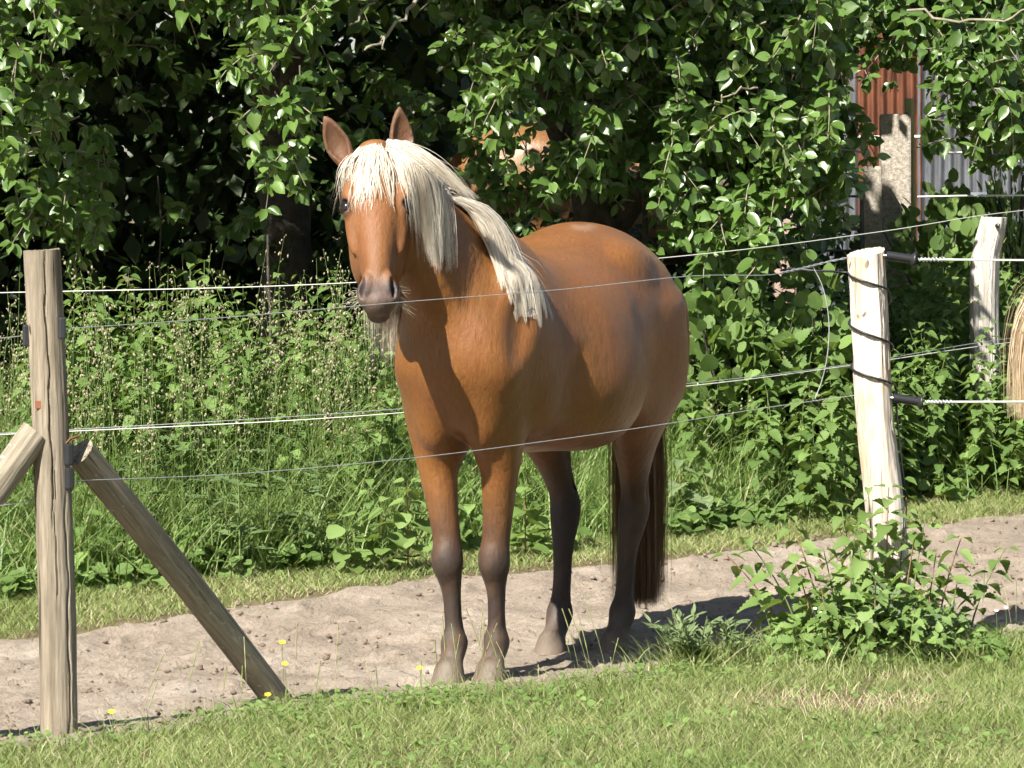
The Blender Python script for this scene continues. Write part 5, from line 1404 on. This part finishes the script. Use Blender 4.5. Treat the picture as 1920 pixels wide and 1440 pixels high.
wire('fence_rope', [at(1730, 285, 23.0), at(1820, 285, 23.3), at(1960, 262, 23.6)], 0.007, M_ROPE, 'white rope sloping up over the dark gap by the shed', 'rope', None, 20)
wire('fence_rope', [at(1720, 369, 21.0), at(1820, 367, 21.0), at(1960, 366, 21.2)], 0.0045, M_ROPE, 'white rope running level above the nettles by the shed', 'rope', None, 20)
tr0 = at(1832, 378, 26.0); tg = float(ground_z(tr0[0], tr0[1]))
def tub():
    bm = bmesh.new(); n = 28; rings = [(0.20, 0), (0.215, 0.02), (0.25, 0.55), (0.275, 0.57), (0.275, 0.60), (0.255, 0.60), (0.235, 0.30), (0.20, 0.05)]
    vs = [[bm.verts.new((0.55*rr*math.copysign(abs(math.cos(a))**0.6, math.cos(a)), rr*math.copysign(abs(math.sin(a))**0.6, math.sin(a)), z)) for a in np.linspace(0, 2*np.pi, n+1)[:-1]] for rr, z in rings]
    for q in range(len(rings)-1):
        for k in range(n): bm.faces.new((vs[q][k], vs[q][(k+1) % n], vs[q+1][(k+1) % n], vs[q+1][k]))
    bm.faces.new(vs[0][::-1]); bm.faces.new(vs[-1]); me = bpy.data.meshes.new('trough'); bm.to_mesh(me); bm.free(); return me
o = add('water_trough', tub(), simple_mat('grey trough plastic', (0.16, 0.18, 0.21), 0.5), loc=(tr0[0], tr0[1], tg+0.34)); sharp_top(o)
tag(o, 'grey water trough on blocks among the bushes by the shed', 'trough')
o2 = add('trough_block', box_np((0, 0, 0.17), (0.3, 0.34, 0.34), 0.01), M_CONC, loc=(tr0[0], tr0[1], tg)); tag(o2, 'concrete block under the grey water trough', 'block')

def leafy_bush(px, d, w, h, n, label, seed, kind, size, mat):
    x = (px-960)/FPX*d; z = float(ground_z(x, d)); root = empty('bush', (x, d, z)); tag(root, label, 'bush', 'bushes beside the shed'); r = RND(seed)
    T = r.normal(0, 1, (n, 3)); T /= np.linalg.norm(T, axis=1, keepdims=True); T *= r.random((n, 1))**0.4*np.array([w, w*0.7, h*0.5]); T[:, 2] += h*0.5
    T *= 1+0.25*fbm(T[:, 0]*6+seed, T[:, 2]*6+T[:, 1]*4, seed)[:, None]
    f = T*np.array([1.5, 1.5, 0.7])/w-np.array([0, 0, 0.3])+r.normal(0, 0.6, (n, 3)); nr = np.stack([r.normal(-.1, .4, n), r.normal(-.5, .4, n), np.ones(n)], 1)
    V, F, A = scatter(*LT[kind], frames_from(f, nr)*(size*r.uniform(0.6, 1.2, n))[:, None, None], T, np.clip(r.normal(0.5, .25, n), 0, 1))
    o = add('crown', make_mesh('bush_crown', V, F, A), mat, root); o['kind'] = 'stuff'
    P = np.array([[(0, 0, -0.05), (r.normal(0, .1)*w, r.normal(0, .1)*w, h*0.4), (r.normal(0, .5)*w, r.normal(0, .4)*w, h*0.85)] for _ in range(6)])
    V, F, A = tubes(P, np.array([0.012, 0.008, 0.003]), 5); add('stem', make_mesh('bush_stems', V, F), M_BARK, root)
leafy_bush(1772, 21.3, 0.25, 1.20, 640, 'leafy green bush right of the green stake', 351, 'round', 0.075, M_NETTLE)
leafy_bush(1835, 21.8, 0.25, 1.25, 640, 'lower leafy bush behind the curved grey post', 352, 'round', 0.070, M_NETTLE)
leafy_bush(1345, 18.95, 0.26, 0.98, 620, 'sunlit leafy bush close behind the horse croup', 354, 'round', 0.075, M_NETTLE)
leafy_bush(1440, 19.0, 0.26, 0.92, 620, 'sunlit leafy bush between the croup and the jumper wire', 355, 'nettle', 0.085, M_NETTLE)
leafy_bush(1535, 19.1, 0.26, 0.95, 560, 'sunlit leafy bush just behind the jumper wire', 356, 'round', 0.07, M_NETTLE)
leafy_bush(1905, 21.6, 0.24, 1.50, 1500, 'feathery light green bush at the picture edge beyond the gate', 353, 'narrow', 0.065, M_TALL)

# ---------------------------------------------------------------- the other two horses
def copy_horse(src, x, y, heading, label, tail_mat=None, coat=None, z=None):
    c = src.copy(); COL.objects.link(c); tag(c, label, 'horse')
    for ch in list(src.children):
        k = ch.copy(); COL.objects.link(k); k.parent = c
        m = {'tail': tail_mat, 'body': coat}.get(ch.name.split('.')[0])
        if m is not None:
            k.material_slots[0].link = 'OBJECT'; k.material_slots[0].material = m
    place_horse(c, x, y, heading, z); return c
other = copy_horse(horse, 3.06, 17.0, math.radians(4), 'horse cut off by the picture edge with only its pale tail showing', M_TAIL2)
for ch in other.children:
    if ch.name.startswith('tail'): ch.scale = (1.0, 1.3, 0.56); ch.location = (0, 0, 0.535)
copy_horse(horse, 0.52, 22.9, math.radians(-4), 'light chestnut horse half hidden behind the apple tree trunk', M_TAIL2, coat_mat('light chestnut coat', (1.05, 1.30, 1.75)))

# ---------------------------------------------------------------- plants one can tell apart
def nettle_thing(px, d, h, lean, label, seed, size=0.085, name='nettle', mat=None, kind='nettle', group='young nettles by the gate post'):
    x = (px-960)/FPX*d; z = float(ground_z(x, d)); r = RND(seed)
    root = empty(name, (x, d, z)); tag(root, label, 'plant', group)
    P, f, nr, T, S = nettle_plant_leaves((x, d, z), h, np.array(lean), r, size, 0.15)
    V, F, A = tubes((P-np.array([x, d, z]))[None], np.linspace(0.0042, 0.0018, 7)[None], 6); add('stem', make_mesh('plant_stem', V, F), M_STEMR if seed % 2 else M_STEM, root)
    leaf_objects(kind, frames_from(f, nr)*S[:, None, None], T, root, mat or M_NETTLE_O, 5, seed)
    return root
for k, a in enumerate([
    (1505, 14.55, 0.42, (-0.45, -0.1), 'leaning reddish-stemmed nettle nearest the horse shadow'),
    (1545, 14.70, 0.47, (-0.25, 0.0), 'nettle with a bare lower stem left of the gate post clump'),
    (1590, 14.62, 0.44, (0.05, -0.1), 'bushy nettle in the middle of the gate post clump'),
    (1660, 14.70, 0.56, (0.02, 0.0), 'tallest nettle standing right in front of the bleached gate post'),
    (1705, 14.75, 0.47, (0.12, 0.0), 'nettle just right of the bleached gate post foot'),
    (1755, 14.72, 0.40, (0.20, -0.1), 'nettle with drooping leaves beside the bare earth'),
    (1815, 14.80, 0.36, (0.35, 0.0), 'outermost nettle leaning over the bare earth'),
    (1640, 14.35, 0.28, (0.0, -0.1), 'short nettle at the front of the clump'),
    (1705, 14.30, 0.25, (0.1, -0.1), 'small nettle low in the grass right of the clump'),
    (1555, 14.30, 0.26, (-0.1, 0.0), 'small nettle low in the grass left of the clump'),
    (1780, 14.55, 0.26, (0.1, 0.0), 'low broad nettle at the grass edge of the bare earth'),
    (1475, 14.65, 0.36, (-0.55, 0.0), 'nettle arching far over towards the horse shadow'),
    (1625, 14.55, 0.46, (-0.08, -0.1), 'nettle with pale leaves left of the tallest nettle'),
    (1690, 14.55, 0.42, (0.1, -0.1), 'nettle in front of the post right of the tallest nettle'),
    (1575, 14.45, 0.38, (-0.15, -0.1), 'half-height nettle beside the pale thistle'),
    (1735, 14.50, 0.36, (0.1, 0.0), 'nettle between the low thistle and the post'),
    (1640, 14.80, 0.55, (-0.04, 0.0), 'tall nettle hiding the foot of the bleached gate post'),
    (1682, 14.82, 0.52, (0.06, 0.0), 'tall nettle rising beside the cable end on the gate post'),
    (1610, 14.78, 0.50, (-0.12, 0.0), 'tall nettle just left of the bleached gate post'),
    (1530, 14.45, 0.33, (-0.2, 0.0), 'nettle at the outer side of the pale thistle')]):
    nettle_thing(a[0], a[1], a[2], a[3], a[4], 300+k, 0.088 if a[2] > 0.27 else 0.075)
nettle_thing(1275, 18.05, 0.30, (0.0, -0.1), 'lone blue-green nettle at the path edge behind the tail', 321, 0.12, mat=M_GREY_O, group='lone nettles along the path')
nettle_thing(1310, 18.10, 0.24, (0.15, -0.1), 'lower blue-green nettle right of the lone one by the tail', 322, 0.11, mat=M_GREY_O, group='lone nettles along the path')
for k, a in enumerate([(715, 16.85, 0.30, (0.1, -0.2), 'leafy weed left of the horse forelegs'), (765, 16.9, 0.36, (0.0, -0.2), 'leafy weed against the horse right foreleg'), (655, 16.8, 0.24, (-0.1, -0.2), 'small leafy weed near the thistles'), (985, 17.3, 0.28, (0.0, -0.1), 'leafy weed seen between the fore and hind legs'), (1040, 17.4, 0.26, (0.0, -0.1), 'leafy weed behind the horse far hind leg')]):
    nettle_thing(a[0], a[1], a[2], a[3], a[4], 330+k, 0.095, 'leafy_weed', None, 'round', 'leafy weeds behind the path')
def bushy(px, d, w, h, n, label, seed, kind, mat, size, name):
    x = (px-960)/FPX*d; z = float(ground_z(x, d)); r = RND(seed); root = empty(name, (x, d, z)); tag(root, label, 'plant', 'grey green weeds at the lawn edge')
    st, f, nr, T, S = [], [], [], [], []
    for k in range(n):
        a = r.uniform(0, 6.28); sp = w*math.sqrt(r.random()); hh = h*r.uniform(0.6, 1.05)*(1-0.35*sp/w)
        t = np.linspace(0, 1, 6); P = np.stack([np.cos(a)*sp*t**0.8, np.sin(a)*sp*t**0.8, hh*t], 1); st.append(P)
        for q in range(9):
            u = r.uniform(0.25, 1.0); b = r.uniform(0, 6.28); c = np.array([np.interp(u, t, P[:, m]) for m in range(3)])
            f.append((math.cos(b), math.sin(b), r.uniform(0.2, 1.1))); nr.append((r.normal(0, .3), -0.3, 0.6)); T.append(c+[x, d, z]); S.append(size*r.uniform(0.6, 1.1))
    V, F, A = tubes(np.array(st), np.linspace(0.0025, 0.0012, 6), 4); add('stem', make_mesh('weed_stems', V, F), M_STEM, root)
    leaf_objects(kind, frames_from(np.array(f), np.array(nr))*np.array(S)[:, None, None], np.array(T), root, mat, 4, seed)
bushy(1300, 14.22, 0.16, 0.23, 22, 'grey green goosefoot clump at the end of the horse shadow', 341, 'narrow', M_GREY_O, 0.060, 'goosefoot')
bushy(1390, 14.30, 0.09, 0.18, 10, 'small grey green goosefoot between the clump and the nettles', 342, 'narrow', M_GREY_O, 0.055, 'goosefoot')
bushy(1612, 14.45, 0.15, 0.34, 13, 'pale spiny thistle in the nettle clump', 343, 'spear', M_GREY_O, 0.115, 'thistle')
bushy(1730, 14.45, 0.14, 0.22, 13, 'low thistle right of the nettle clump', 344, 'spear', M_GREY_O, 0.095, 'thistle')

def clump_filler():
    """grass tufts and low leaves knitting the clump together"""
    r = RND(361); n = 1100; x = r.normal(1.215, 0.26, n); y = 14.55+r.normal(0, 0.16, n); q = np.exp(-((x-1.215)/0.34)**2)
    T = np.stack([x, y, ground_z(x, y)+r.uniform(0.02, 0.26, n)*q], 1)
    f = np.stack([r.normal(0, 1, n), r.normal(-.3, 1, n), r.normal(-.1, .4, n)], 1); nr = np.stack([r.normal(0, .4, n), r.normal(-.5, .3, n), np.ones(n)], 1)
    return scatter(*LT['nettle'], frames_from(f, nr)*r.uniform(0.025, 0.06, n)[:, None, None], T, np.clip(r.normal(0.7, .22, n), 0, 1))
tag(add('clump_undergrowth', make_mesh('clump_undergrowth', *clump_filler()), M_NETTLE), 'low leafy undergrowth filling the nettle clump at the gate post', 'undergrowth', kind='stuff')
r = RND(363); n = 2200; x = np.concatenate([r.normal(1.2, 0.30, 1700), r.normal(0.62, 0.10, 500)]); y = np.concatenate([14.5+r.normal(0, 0.15, 1700), 14.2+r.normal(0, 0.06, 500)])
V, F, A = blades(x, y, r.uniform(0.05, 0.16, n), r.uniform(0.0015, 0.003, n), 364, 0.3, 0.7, np.clip(r.normal(0.5, .25, n), 0, 1), 3)
tag(add('clump_grass', make_mesh('clump_grass', V, F, A, smooth=False), M_LAWN), 'longer grass tufts round the nettle clump at the gate post', 'grass', kind='stuff')
M_YELLOW = simple_mat('yellow petal', (0.75, 0.55, 0.02), 0.5, var=0.1); M_WHITE = simple_mat('white petal', (0.8, 0.8, 0.76), 0.6, var=0.05)
def flower(px, py, d, h, label, name, mat, rad=0.011, n=5):
    p = at(px, py, d); g = float(ground_z(p[0], p[1])); root = empty(name, (p[0], p[1], g)); hh = max(p[2]-g, 0.03)
    tag(root, label, 'flower', 'small flowers in the grass')
    V, F, A = tubes(np.array([[(0.01, 0.0, 0), (0.004, 0, hh*0.5), (0, 0, hh)]]), np.array([[0.0012, 0.001, 0.0009]]), 4); add('stem', make_mesh('flower_stem', V, F), M_STEM, root)
    for k in range(n):
        a = k*2*math.pi/n; lv, lf = LT['round']; V = lv*np.array([rad, rad*1.1, rad]); V[:, 2] += V[:, 0]*0.5
        c, s = math.cos(a), math.sin(a); V = np.stack([V[:, 0]*c-V[:, 1]*s, V[:, 0]*s+V[:, 1]*c, V[:, 2]], 1)
        tl = 0.5; V = np.stack([V[:, 0], V[:, 1]*math.cos(tl)-V[:, 2]*math.sin(tl)*1, V[:, 1]*math.sin(tl)+V[:, 2]*math.cos(tl)], 1)+[0, 0, hh]
        add('petal', make_mesh('petal', V, lf), mat, root)
for a in [(209, 1336, 12.45, .1, 'buttercup right of the corner post foot', 'buttercup'), (502, 1304, 13.2, .1, 'buttercup left of the brace foot', 'buttercup'), (534, 1246, 13.3, .1, 'upper buttercup above the brace foot', 'buttercup'), (529, 1206, 13.35, .1, 'highest buttercup bud over the brace', 'buttercup'), (787, 1254, 13.75, .1, 'buttercup left of the horse forefeet', 'buttercup')]:
    flower(a[0], a[1], a[2], a[3], a[4], a[5], M_YELLOW)
for a in [(1528, 1142, 14.3, 'daisy on the nettle stalk side'), (1540, 1150, 14.3, 'daisy low in the nettle clump'), (1868, 1146, 14.6, 'daisy at the grass edge by the bare earth'), (1886, 1140, 14.6, 'outermost daisy by the bare earth')]:
    flower(a[0], a[1], a[2], .05, a[3], 'daisy', M_WHITE, 0.007, 8)
x, y = at(1780, 0, 18.9)[0], 18.9
o = add('fallen_leaf', make_mesh('fallen_leaf', LT['apple'][0]*np.array([0.075, 0.075, 0.10]), LT['apple'][1]), simple_mat('yellow leaf', (0.55, 0.42, 0.12), 0.6), loc=(x, y, float(ground_z(x, y))+0.035), rot=(0.3, -0.2, 2.6)); tag(o, 'yellow fallen leaf on the verge beyond the gate', 'leaf')
